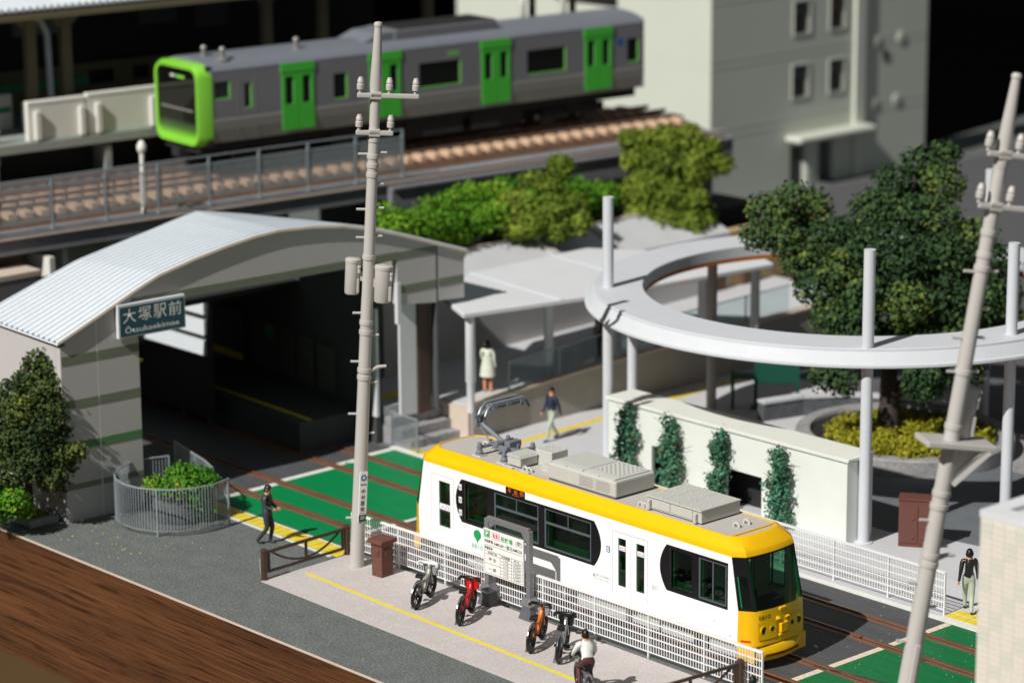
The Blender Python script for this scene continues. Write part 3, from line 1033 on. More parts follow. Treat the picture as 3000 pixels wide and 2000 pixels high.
# pantograph
pn = MB()
pn.box(-4.25, -3.05, -0.07, 0.07, 3.50, 3.58)
for x_ in (-4.15, -3.15):
    pn.box(x_ - 0.06, x_ + 0.06, -0.58, 0.58, 3.50, 3.57)
pn.box(-3.95, -3.35, -0.26, -0.16, 3.50, 3.64)
pn.box(-3.95, -3.35, 0.16, 0.26, 3.50, 3.64)
pn.tube([(-3.75, -0.3, 3.66), (-3.75, 0.34, 3.66)], 0.075, 12)
pn.box(-3.62, -3.40, -0.10, 0.34, 3.58, 3.74)
pb = pn.build('pantograph_base', 'silver', tram, bevel=0.012)
for x_ in (-4.15, -3.15):
    for y in (-0.52, 0.52):
        ins = MB().lathe([(0.12, 0), (0.13, 0.02), (0.08, 0.05), (0.11, 0.08), (0.07, 0.12), (0.07, 0.24), (0.055, 0.32), (0.03, 0.34)], 14, (x_, y, 3.34))
        ins.build('insulator', 'silver', pb, smooth=40)
        MB().box(x_ - 0.17, x_ + 0.17, y - 0.13, y + 0.13, 3.312, 3.345).build('insulator_pad', 'equip', pb)
el = (-4.72, 0, 4.12)
ar = MB()
ar.tube([(-3.75, 0.0, 3.66), (-4.62, 0, 4.0)], 0.062, 10)
ar.tube([(-4.05, -0.16, 3.56), (-4.70, -0.05, 3.98)], 0.018, 8)
ar.build('lower_arm', 'silver', pb, smooth=40)
ej = MB()
ej.box(-4.80, -4.66, -0.17, -0.09, 3.96, 4.26)
ej.box(-4.80, -4.66, 0.09, 0.17, 3.96, 4.26)
ej.tube([(-4.73, -0.2, 4.24), (-4.73, 0.2, 4.24)], 0.06, 10)
ej.tube([(-4.70, -0.2, 3.98), (-4.70, 0.2, 3.98)], 0.06, 10)
ej.build('elbow', 'silver', pb, smooth=40)
ar = MB()
ar.tube([(-4.73, 0, 4.24), (-4.2, 0, 4.50), (-3.72, 0, 4.76)], [0.06, 0.055, 0.05], 10)
ar.build('upper_arm', 'silver', pb, smooth=40)
hd = MB()
for x_ in (-3.86, -3.60):
    hd.tube([(x_, -0.80, 4.56), (x_, -0.70, 4.74), (x_, -0.60, 4.80), (x_, 0.60, 4.80), (x_, 0.70, 4.74), (x_, 0.80, 4.56)], 0.04, 8)
    hd.box(x_ - 0.07, x_ + 0.07, -0.58, 0.58, 4.79, 4.88)
for y in (-0.5, 0.0, 0.5):
    hd.box(-3.95, -3.51, y - 0.08, y + 0.08, 4.72, 4.84)
hd.tube([(-3.73, -0.5, 4.70), (-3.73, 0.5, 4.70)], 0.06, 8)
hd.build('collector_head', 'silver', pb, smooth=40)

# interior and underframe
it = MB().box(-5.7, 5.9, -0.99, 0.99, 0.90, 0.96)
tfl = it.build('floor', 'inner', tram)
MB().box(-5.75, 5.75, -1.0, 1.0, 2.86, 2.92).build('ceiling', 'inner', tram)
for x_, w_, y0, y1 in ((-3.9, 0.9, -0.95, -0.5), (-2.6, 1.2, -0.95, -0.5), (-0.7, 1.3, -0.95, -0.5), (3.8, 0.6, -0.95, -0.5), (-3.9, 1.8, 0.5, 0.95), (-1.4, 2.2, 0.5, 0.95), (1.6, 1.6, 0.5, 0.95)):
    so = MB().box(x_, x_ + w_, y0, y1, 0.96, 1.38)
    so.box(x_, x_ + w_, -0.97 if y0 < 0 else 0.88, -0.88 if y0 < 0 else 0.97, 1.38, 1.78)
    so.build('seat', 'seat', tfl, bevel=0.03)
pt = MB()
pt.box(5.15, 5.2, -0.98, -0.1, 0.96, 2.5)
pt.box(5.15, 5.2, 0.4, 0.98, 0.96, 2.86)
pt.build('cab_partition', 'inner', tfl)
MB().box(5.75, 6.15, -0.8, 0.5, 0.96, 1.66).build('driver_desk', 'dark', tfl, bevel=0.04)
MB().box(5.28, 5.55, -0.3, 0.15, 0.96, 1.75).build('driver_seat', 'dark', tfl, bevel=0.04)
uf = MB()
for x0, x1, z0 in ((-5.4, -4.9, 0.34), (-3.9, -1.9, 0.22), (-1.6, -0.3, 0.30), (0.2, 2.0, 0.22), (2.4, 3.2, 0.3), (5.0, 5.9, 0.30)):
    uf.box(x0, x1, -0.98, -0.7, z0, 0.70)
    uf.box(x0, x1, 0.7, 0.98, z0, 0.70)
uf.box(-5.7, 5.9, -0.9, 0.9, 0.60, 0.74)
uf.build('underframe', 'underframe', tram, bevel=0.02)
for xb in (-3.2, 3.2):
    bg_ = MB()
    bg_.box(xb - 1.1, xb + 1.1, -0.86, -0.76, 0.24, 0.46)
    bg_.box(xb - 1.1, xb + 1.1, 0.76, 0.86, 0.24, 0.46)
    bg_.box(xb - 0.3, xb + 0.3, -0.84, 0.84, 0.30, 0.52)
    bo = bg_.build('bogie', 'underframe', tram, bevel=0.02)
    for xw in (xb - 0.75, xb + 0.75):
        for yw in (-0.70, 0.64):
            wm = MB()
            wm.M = Matrix.Translation((xw, yw, 0.345)) @ Matrix.Rotation(R(90), 4, 'X')
            wm.lathe([(0.30, -0.06), (0.30, 0.0), (0.29, 0.0), (0.29, 0.02), (0.1, 0.03)], 24)
            wm.build('wheel', 'dark', bo, smooth=40)

# printed marks on the near side and the front
SP = Vector((0, -HW - 0.001, 0))
def st(body, x_, z_, w_, h_, m_, weight=0.0, name='lettering'):
    return text(body, (x_, -HW, z_), X, Z, w_, h_, m_, tram, name, 0.003, weight)
st('8810', -3.86, 0.90, 0.46, 0.13, 'inkteal')
st('Ar', -3.27, 1.20, 0.27, 0.24, 'inkteal')
st('akawa Line', -2.97, 1.20, 1.05, 0.24, 'inkteal')
st('Bureau of Transportation', -3.27, 1.02, 1.0, 0.07, 'inkgrey')
st('Tokyo Metropolitan Government', -3.27, 0.88, 1.2, 0.07, 'inkgrey')
MB().box(-3.36, -3.345, -HW - 0.004, -HW - 0.001, 0.88, 1.44).build('print_rule', 'inkgrey', tram)
gk = []
for k in range(17):
    a = R(200 - 220 * k / 16)
    gk.append((-3.62 + 0.155 * math.cos(a), -HW - 0.001, 1.30 + 0.145 * math.sin(a)))
gk += [(-3.595, -HW - 0.001, 1.12), (-3.62, -HW - 0.001, 1.06), (-3.645, -HW - 0.001, 1.12)]
MB().prism(gk, (0, -0.003, 0)).build('ginkgo_emblem', 'inkgreen', tram)
st('入口', -4.22, 1.38, 0.18, 0.10, 'inkgrey')
st('出口', 3.06, 1.44, 0.22, 0.11, 'inkgrey')
st('Exit', 3.06, 1.40, 0.09, 0.035, 'inkgrey')
st('お乗りの方は前扉から', 0.98, 1.27, 0.58, 0.075, 'inkgrey')
st('Please enter from the front', 0.98, 1.20, 0.55, 0.045, 'inkgrey')
MB().prism([(0.88, -HW - 0.001, 1.28), (0.96, -HW - 0.001, 1.22), (0.96, -HW - 0.001, 1.34)], (0, -0.003, 0)).build('print_arrow', 'inkgrey', tram)
MB().box(1.40, 1.53, -HW - 0.004, -HW - 0.001, 2.02, 2.19).build('wheelchair_mark', 'inkblue', tram)
text('♿', (1.425, -HW - 0.004, 2.04), X, Z, 0.08, 0.13, 'inkwhite', tram, 'wheelchair_symbol', 0.003)
for a, b in DW2:
    MB().box(a + 0.03, b - 0.015, -HW - 0.002, -HW + 0.028, 2.18, 2.30).build('exit_sticker', 'inkwhite', tram)
    MB().box(a + 0.03, b - 0.015, -HW - 0.004, -HW - 0.002, 2.165, 2.18).build('sticker_edge', 'inkblue', tram)
    st('出口', a + 0.045, 2.195, b - a - 0.075, 0.09, 'inkred')
a, b = DW1[0]
MB().box(a + 0.02, b - 0.01, -HW - 0.002, -HW + 0.028, 1.70, 1.86).build('entrance_sticker', 'inkwhite', tram)
MB().box(a + 0.02, b - 0.01, -HW - 0.004, -HW - 0.002, 1.685, 1.70).build('sticker_edge', 'inkblue', tram)
st('入口', a + 0.07, 1.72, b - a - 0.13, 0.12, 'inkred')
for z in (1.70, 2.06, 2.42):
    MB().box(-4.36, -4.24, -HW - 0.009, -HW - 0.006, z, z + 0.17).build('notice_sticker', 'inkwhite', tram)
    text('N', (-4.335, -HW - 0.009, z + 0.03), X, Z, 0.07, 0.10, 'ink', tram, 'notice_symbol', 0.003)
led = MB().box(-2.45, -1.70, -HW - 0.014, -HW + 0.02, 2.73, 2.93).build('destination_display', 'tram_black', tram)
for ch, x_ in (('早', -2.36), ('稲', -2.12), ('田', -1.88)):
    text(ch, (x_, -HW - 0.014, 2.79), X, Z, 0.13, 0.115, 'led', led, 'display_letter', 0.003)
text('Waseda', (-2.18, -HW - 0.014, 2.745), X, Z, 0.26, 0.035, 'led', led, 'display_letter', 0.003)
NU, NV = Vector((-0.08, 0.995, 0)).normalized(), Z
text('8810', (frontx(1.38, -0.78) + 0.012, -0.78, 1.36), (0.11, 0.99, 0), Z, 0.38, 0.115, 'ink', tram, 'lettering', 0.006)
text('Tokyo', (6.50, 0.42, 1.38), (-0.17, 0.985, 0), Z, 0.3, 0.05, 'inkwhite', tram, 'lettering', 0.006)
el_ = MB()
el_.M = Matrix.Translation((5.80, -HW - 0.001, 0.88)) @ Matrix.Rotation(R(90), 4, 'X')
el_.lathe([(0.02, 0), (0.02, 0.003)], 12)
el_.build('maker_mark', 'inkgrey', tram)
cap = MB()
cap.M = Matrix.Translation((5.25, -HW, 1.18)) @ Matrix.Rotation(R(90), 4, 'X')
cap.lathe([(0.045, -0.01), (0.045, 0.015), (0.03, 0.025)], 14)
cap.build('filler_cap', 'tram_white', tram, smooth=40)

# ------------------------------------------------------------------ white mesh fences
def mesh_fence(name, label, pts, h=1.2, gap=0.17, post_every=1.92, bar=0.092, m='fence', rails=5, topw=0.022, zb=0.0, grp=None):
    """pts: polyline (x, y); posts, top rails and wire panels of their own"""
    root = thing(name, label, 'fence', (pts[0][0], pts[0][1], zb), group=grp)
    seg = [(Vector((a[0], a[1], 0)), Vector((b[0], b[1], 0))) for a, b in zip(pts[:-1], pts[1:])]
    L = sum((b - a).length for a, b in seg)
    def at(d):
        for a, b in seg:
            l = (b - a).length
            if d <= l + 1e-6:
                return a.lerp(b, d / l), (b - a).normalized()
            d -= l
        return seg[-1][1], (seg[-1][1] - seg[-1][0]).normalized()
    nb = max(1, round(L / post_every))
    for i in range(nb + 1):
        p, d = at(L * i / nb)
        MB().bar(p + Z * zb, p + Z * (zb + h), 0.024, 0.020, up=d).build('post', m, root)
    for i in range(nb):
        d0, d1 = L * i / nb, L * (i + 1) / nb
        sub = [d0 + (d1 - d0) * k / 4 for k in range(5)]
        tr = MB()
        wp = MB()
        for a, b in zip(sub[:-1], sub[1:]):
            pa, da = at(a)
            pb_, db = at(b)
            tr.bar(pa + Z * (zb + h - 0.02), pb_ + Z * (zb + h - 0.02), 0.045 if topw > 0.02 else topw, topw)
            for k in range(rails):
                z = zb + gap + (h - gap - 0.05) * k / rails
                wp.bar(pa + Z * z, pb_ + Z * z, 0.010, 0.012)
        n = max(2, round((d1 - d0) / bar))
        for k in range(1, n):
            p, d = at(d0 + (d1 - d0) * k / n)
            wp.bar(p + Z * (zb + gap), p + Z * (zb + h - 0.02), 0.009, 0.009, up=d)
        tr.build('top_rail', m, root)
        tag(wp.build('wire_panel', m, root), kind='stuff')
    return root

mesh_fence('mesh_fence', 'white wire mesh fence between the bicycle parking and the tram', [(-7.8, -2.06), (-5.4, -2.00), (7.72, -1.99)])
mesh_fence('mesh_fence', 'white wire mesh fence on the far kerb beyond the tram', [(-6.6, 5.9), (6.9, 5.84)])

# ------------------------------------------------------------------ brown gates
def gate(label, a, b, zb=0.03):
    a, b = Vector((a[0], a[1], zb)), Vector((b[0], b[1], zb))
    root = thing('barrier_gate', label, 'barrier', tuple(a))
    d = (b - a).normalized()
    L = (b - a).length
    for p in (a, b):
        po = MB().tube([p - Z * 0.03, p + Z * 0.80], 0.085, 14).build('post', 'gate', root, smooth=50)
        MB().lathe([(0.10, 0), (0.10, 0.05), (0.05, 0.09)], 14, tuple(p + Z * 0.79)).build('post_cap', 'gate', po, smooth=40)
        MB().lathe([(0.11, 0), (0.11, 0.05), (0.086, 0.06)], 14, tuple(p - Z * 0.02)).build('post_foot', 'gate', po, smooth=40)
    c0, c1 = a + d * 0.17, b - d * 0.17
    MB().bar(a + Z * 0.76, b + Z * 0.76, 0.035, 0.04).build('top_rail', 'gate', root, bevel=0.01)
    MB().bar(c0 + Z * 0.20, c1 + Z * 0.20, 0.035, 0.035).build('bottom_rail', 'gate', root, bevel=0.01)
    for c in (c0, c1):
        MB().bar(c + Z * 0.17, c + Z * 0.76, 0.03, 0.035, up=d).build('stile', 'gate', root, bevel=0.008)
    m_ = a.lerp(b, 0.5)
    MB().bar(m_ + Z * 0.27, m_ + Z * 0.74, 0.03, 0.03, up=d).build('centre_stile', 'gate', root)
    arc = []
    for k in range(17):
        f = k / 16
        arc.append(tuple((c0 + d * 0.1).lerp(c1 - d * 0.1, f) + Z * (0.28 + 0.46 * (2 * f - 1) ** 2)))
    MB().tube(arc, 0.032, 8).build('arch_bar', 'gate', root, smooth=50)
    return root
g1 = gate('brown metal gate with curved brace at the end of the tactile strip', (-7.62, -5.31), (-7.78, -2.28))
pl = MB()
pl.M = Matrix.Translation((-7.70, -5.35, 0.42))
pl.box(-0.02, 0.0, -0.03, 0.03, -0.22, 0.18)
pl.build('plate', 'coping', g1)
gate('brown metal gate closing the end of the parking strip beside the tram nose', (7.15, -2.16), (6.9, -5.35))

# ------------------------------------------------------------------ litter box by the pole
bx = thing('litter_box', 'brown speckled litter box standing behind the tall pole', 'litter box', (-5.72, -2.72, 0.03), R(4))
BM = FR[bx]
def loc(mb):
    mb.M = BM
    return mb
loc(MB()).box(-0.19, 0.21, -0.22, 0.22, 0, 0.94).build('body', 'box_brown', bx, bevel=0.012)
loc(MB()).box(-0.27, 0.29, -0.30, 0.30, 0.94, 1.06).build('lid', 'box_brown', bx, bevel=0.015)
loc(MB()).box(-0.10, 0.12, -0.25, -0.22, 0.60, 0.80).box(0.21, 0.235, -0.10, 0.10, 0.60, 0.80).build('flap_frame', 'box_brown', bx, bevel=0.01)
loc(MB()).box(-0.05, 0.07, -0.256, -0.25, 0.65, 0.75).box(0.235, 0.241, -0.05, 0.05, 0.65, 0.75).build('flap', 'cab_brown', bx)

# ------------------------------------------------------------------ bicycles
def wheel_mb(x, z, r, tr=0.045, n=26):
    return [(x + r * math.cos(2 * math.pi * k / n), 0, z + r * math.sin(2 * math.pi * k / n)) for k in range(n)]

def bicycle(label, loc_, rz, frame, bar_m, basket_m, seat_m='black', basket=True, lean=0.05):
    mm = Matrix.Translation(Vector(loc_)) @ Matrix.Rotation(rz, 4, 'Z') @ Matrix.Rotation(lean, 4, 'X')
    b = thing('bicycle', label, 'bicycle', mtx=mm, group='model bicycles')
    def mk():
        k = MB()
        k.M = mm
        return k
    r = 0.30
    for xw in (-0.52, 0.52):
        wo = mk().tube(wheel_mb(xw, r + 0.04, r), 0.055, 8, close=True).build('tyre', 'tyre', b, smooth=60)
        sp_ = mk()
        sp_.tube(wheel_mb(xw, r + 0.04, r - 0.05), 0.02, 6, close=True)
        sp_.tube([(xw, -0.08, r + 0.04), (xw, 0.08, r + 0.04)], 0.045, 8)
        for k in range(4):
            a = math.pi * k / 4 + 0.3
            sp_.tube([(xw - (r - 0.05) * math.cos(a), 0, r + 0.04 - (r - 0.05) * math.sin(a)), (xw + (r - 0.05) * math.cos(a), 0, r + 0.04 + (r - 0.05) * math.sin(a))], 0.014, 5)
        sp_.build('spokes', 'dark', wo, smooth=50)
        fp = []
        for k in range(9):
            a = R(40 + 110 * k / 8) if xw < 0 else R(30 + 110 * k / 8)
            fp.append((xw + (r + 0.085) * math.cos(a), 0, r + 0.04 + (r + 0.085) * math.sin(a)))
        fm = mk()
        for p, q in zip(fp[:-1], fp[1:]):
            fm.bar(p, q, 0.05, 0.012, up=(0, 1, 0.01))
        fm.build('mudguard', 'chrome' if xw < 0 else frame, b)
    f = mk()
    bb, st_, hd = (-0.08, 0, 0.30), (-0.22, 0, 0.74), (0.36, 0, 0.80)
    f.tube([bb, st_], 0.045, 8)
    f.tube([bb, (0.10, 0, 0.42), hd], 0.055, 8)
    f.tube([(-0.16, 0, 0.56), (0.30, 0, 0.70)], 0.045, 8)
    for y in (-0.05, 0.05):
        f.tube([bb, (-0.52, y, 0.34)], 0.026, 6)
        f.tube([(-0.20, 0, 0.66), (-0.52, y, 0.34)], 0.024, 6)
        f.tube([(0.385, y * 0.6, 0.70), (0.52, y, 0.34)], 0.028, 6)
    f.tube([(0.40, 0, 0.66), (0.335, 0, 0.92)], 0.045, 8)
    f.build('frame', frame, b, smooth=50)
    hb = mk()
    hb.tube([(0.345, 0, 0.88), (0.31, 0, 0.99)], 0.035, 8)
    hb.tube([(0.16, -0.27, 1.00), (0.27, -0.25, 1.02), (0.33, -0.12, 1.0), (0.33, 0.12, 1.0), (0.27, 0.25, 1.02), (0.16, 0.27, 1.00)], 0.045, 8)
    hb.build('handlebar', bar_m, b, smooth=50)
    s = mk()
    s.loft([[(-0.42, -0.11, 0.80), (-0.42, 0.11, 0.80), (-0.42, 0.10, 0.88), (-0.42, -0.10, 0.88)], [(-0.30, -0.10, 0.80), (-0.30, 0.10, 0.80), (-0.30, 0.09, 0.90), (-0.30, -0.09, 0.90)], [(-0.08, -0.035, 0.80), (-0.08, 0.035, 0.80), (-0.08, 0.03, 0.87), (-0.08, -0.03, 0.87)]], closed=True, cap0=True, cap1=True)
    s.tube([(-0.24, 0, 0.72), (-0.26, 0, 0.82)], 0.03, 8)
    s.build('saddle', seat_m, b, bevel=0.015)
    if basket:
        k = mk()
        k.loft([[(0.40, -0.15, 0.66), (0.62, -0.15, 0.66), (0.62, 0.15, 0.66), (0.40, 0.15, 0.66)], [(0.38, -0.20, 0.92), (0.68, -0.20, 0.92), (0.68, 0.20, 0.92), (0.38, 0.20, 0.92)], [(0.41, -0.17, 0.90), (0.65, -0.17, 0.90), (0.65, 0.17, 0.90), (0.41, 0.17, 0.90)], [(0.43, -0.13, 0.69), (0.60, -0.13, 0.69), (0.60, 0.13, 0.69), (0.43, 0.13, 0.69)]], closed=True, cap0=True, cap1=True)
        k.build('basket', basket_m, b)
    c = mk()
    c.tube([(-0.08, -0.13, 0.30), (-0.08, 0.13, 0.30)], 0.03, 6)
    c.box(-0.15, -0.01, 0.12, 0.20, 0.26, 0.30)
    c.box(-0.15, -0.01, -0.20, -0.12, 0.26, 0.30)
    c.build('pedals', 'dark', b)
    MB_st = mk().tube([(-0.50, 0.06, 0.34), (-0.58, 0.12, 0.0)], 0.02, 6)
    MB_st.build('kick_stand', 'chrome', b)
    return b
PZ = 0.035
def bike_at(rear, deg):
    return (rear[0] + 0.52 * math.cos(R(deg)), rear[1] + 0.52 * math.sin(R(deg)), PZ), R(deg)
for lab, rear, deg, fm, bm, km_ in (
        ('silver bicycle with white handlebar and grey basket near the litter box', (-2.97, -3.85), 118, 'bike_silver', 'fence', 'basket'),
        ('red bicycle with red basket parked beside the parking sign', (-1.23, -3.84), 122, 'bike_red', 'black', 'bike_red'),
        ('orange bicycle parked in front of the right foot of the sign', (1.54, -3.90), 121, 'bike_orange', 'black', 'basket'),
        ('silver bicycle with black basket parked next to the orange one', (2.58, -3.91), 127, 'chrome', 'black', 'black')):
    p_, a_ = bike_at(rear, deg)
    bicycle(lab, p_, a_, fm, bm, km_)
bicycle('chrome bicycle ridden by the figure in a white shirt', (4.75, -5.05, PZ), R(152), 'chrome', 'black', 'basket', basket=False, lean=-0.04)

# ------------------------------------------------------------------ parking sign
sg = thing('parking_sign', 'white bicycle parking notice board hung in a silver frame', 'sign', (-1.1, -2.2, 0.03))
yS = -2.22
for x_ in (-1.93, -0.32):
    MB().box(x_ - 0.075, x_ + 0.075, yS - 0.07, yS + 0.07, 0.5, 2.42).build('post', 'signsilver', sg, bevel=0.012)
    k = MB()
    k.loft([[(x_ - 0.24, yS - 0.20, 0.03), (x_ + 0.24, yS - 0.20, 0.03), (x_ + 0.24, yS + 0.20, 0.03), (x_ - 0.24, yS + 0.20, 0.03)], [(x_ - 0.15, yS - 0.14, 0.36), (x_ + 0.15, yS - 0.14, 0.36), (x_ + 0.15, yS + 0.14, 0.36), (x_ - 0.15, yS + 0.14, 0.36)]], closed=True, cap0=True, cap1=True)
    fo = k.build('foot', 'signbase', sg, bevel=0.01)
    k = MB()
    k.loft([[(x_ - 0.15, yS - 0.14, 0.36), (x_ + 0.15, yS - 0.14, 0.36), (x_ + 0.15, yS + 0.14, 0.36), (x_ - 0.15, yS + 0.14, 0.36)], [(x_ - 0.22, yS - 0.18, 0.44), (x_ + 0.22, yS - 0.18, 0.44), (x_ + 0.22, yS + 0.18, 0.44), (x_ - 0.22, yS + 0.18, 0.44)], [(x_ - 0.12, yS - 0.12, 0.62), (x_ + 0.12, yS - 0.12, 0.62), (x_ + 0.12, yS + 0.12, 0.62), (x_ - 0.12, yS + 0.12, 0.62)]], closed=True, cap0=True, cap1=True)
    k.build('foot_collar', 'signsilver', fo, bevel=0.01)
cr = MB().box(-1.93, -0.32, yS - 0.06, yS + 0.06, 2.33, 2.48)
cr.prism([(-1.86, yS - 0.05, 2.34), (-1.62, yS - 0.05, 2.34), (-1.86, yS - 0.05, 2.14)], (0, 0.1, 0))
cr.prism([(-0.39, yS - 0.05, 2.34), (-0.62, yS - 0.05, 2.34), (-0.39, yS - 0.05, 2.10)], (0, 0.1, 0))
cr.build('cross_beam', 'signsilver', sg, bevel=0.02)
yB = yS - 0.12
bx0, bx1, bz0, bz1 = -1.98, -0.42, 0.92, 2.16
bo = MB().box(bx0, bx1, yB, yB + 0.05, bz0, bz1).build('board', 'signwhite', sg)
def sx(fx):
    return bx0 + fx * (bx1 - bx0)
def szz(fz):
    return bz1 - fz * (bz1 - bz0)
def stx(body, fx, fz, fw, fh, m_, weight=0.0, name='lettering', lift=0.003):
    return text(body, (sx(fx), yB, szz(fz + fh)), X, Z, fw * (bx1 - bx0), fh * (bz1 - bz0), m_, bo, name, lift, weight)
def prect(fx, fz, fw, fh, m_, name, d=0.002):
    return MB().box(sx(fx), sx(fx + fw), yB - d, yB + 0.001, szz(fz + fh), szz(fz)).build(name, m_, bo)
prect(0.015, 0.02, 0.155, 0.165, 'inkgreen', 'parking_mark')
for (a, b_, c, d_) in ((0.03, 0.035, 0.125, 0.008), (0.03, 0.162, 0.125, 0.008), (0.03, 0.035, 0.006, 0.135), (0.149, 0.035, 0.006, 0.135)):
    prect(a, b_, c, d_, 'inkwhite', 'mark_border', 0.0035)
stx('P', 0.062, 0.055, 0.065, 0.095, 'inkwhite', 0.02, lift=0.004)
prect(0.215, 0.03, 0.20, 0.155, 'inkred', 'paid_mark_frame')
prect(0.222, 0.038, 0.186, 0.139, 'signwhite', 'paid_mark', 0.003)
stx('有料', 0.232, 0.05, 0.166, 0.115, 'inkred', 0.02, lift=0.005)
stx('駐輪場', 0.445, 0.06, 0.29, 0.125, 'inkgreen', 0.02)
bi = MB()
def ringpts(cx, cz, r):
    return [(sx(cx) + r * math.cos(2 * math.pi * k / 18), yB - 0.003, szz(cz) + r * math.sin(2 * math.pi * k / 18)) for k in range(18)]
for cx in (0.845, 0.935):
    bi.tube(ringpts(cx, 0.125, 0.055), 0.006, 4, close=True)
for a, b_ in (((0.845, 0.125), (0.87, 0.075)), ((0.87, 0.075), (0.92, 0.075)), ((0.92, 0.075), (0.89, 0.125)), ((0.89, 0.125), (0.845, 0.125)), ((0.87, 0.075), (0.89, 0.125)), ((0.935, 0.125), (0.915, 0.05)), ((0.86, 0.06), (0.885, 0.06))):
    bi.tube([(sx(a[0]), yB - 0.003, szz(a[1])), (sx(b_[0]), yB - 0.003, szz(b_[1]))], 0.006, 4)
bi.build('bicycle_symbol', 'ink', bo)
stx('利用時間', 0.03, 0.225, 0.21, 0.075, 'ink', 0.02)
stx('AM5:00～翌日AM0:30', 0.265, 0.23, 0.70, 0.085, 'ink', 0.015)
prect(0.03, 0.345, 0.94, 0.007, 'ink', 'rule_line')
stx('駐車料金', 0.03, 0.375, 0.21, 0.075, 'ink', 0.02)
tb = MB()
def tl(fx0, fz0, fx1, fz1):
    t_ = 0.0042
    tb.box(sx(fx0) - t_, sx(fx1) + t_, yB - 0.002, yB + 0.001, szz(fz1) - t_, szz(fz0) + t_)
for a in ((0.03, 0.475, 0.97, 0.475), (0.03, 0.97, 0.97, 0.97), (0.03, 0.55, 0.97, 0.55), (0.03, 0.755, 0.42, 0.755), (0.03, 0.475, 0.03, 0.97), (0.42, 0.475, 0.42, 0.97), (0.70, 0.475, 0.70, 0.97), (0.97, 0.475, 0.97, 0.97)):
    tl(*a)
for k in range(1, 6):
    tl(0.42, 0.55 + 0.07 * k, 0.97, 0.55 + 0.07 * k)
tb.build('table_rules', 'ink', bo)
stx('利用種別', 0.11, 0.488, 0.23, 0.05, 'ink', 0.015)
stx('利用期間', 0.455, 0.488, 0.21, 0.05, 'ink', 0.015)
stx('料 金', 0.77, 0.488, 0.13, 0.05, 'ink', 0.015)
stx('学 生', 0.13, 0.61, 0.19, 0.075, 'ink', 0.015)
stx('一 般', 0.13, 0.83, 0.19, 0.075, 'ink', 0.015)
for k, (a, b_) in enumerate((('1ヶ月', '1,500円'), ('3ヶ月', '4,500円'), ('6ヶ月', '8,000円'), ('1ヶ月', '2,000円'), ('3ヶ月', '6,000円'), ('6ヶ月', '12,000円'))):
    z_ = 0.562 + 0.07 * k
    stx(a, 0.50, z_, 0.12, 0.045, 'ink', 0.01)
    stx(b_, 0.745, z_, 0.18, 0.045, 'ink', 0.01)

# ------------------------------------------------------------------ utility poles
def pole_frame(base, top, rz):
    ax = (Vector(top) - Vector(base)).normalized()
    q = Z.rotation_difference(ax)
    return Matrix.Translation(Vector(base)) @ q.to_matrix().to_4x4() @ Matrix.Rotation(rz, 4, 'Z')

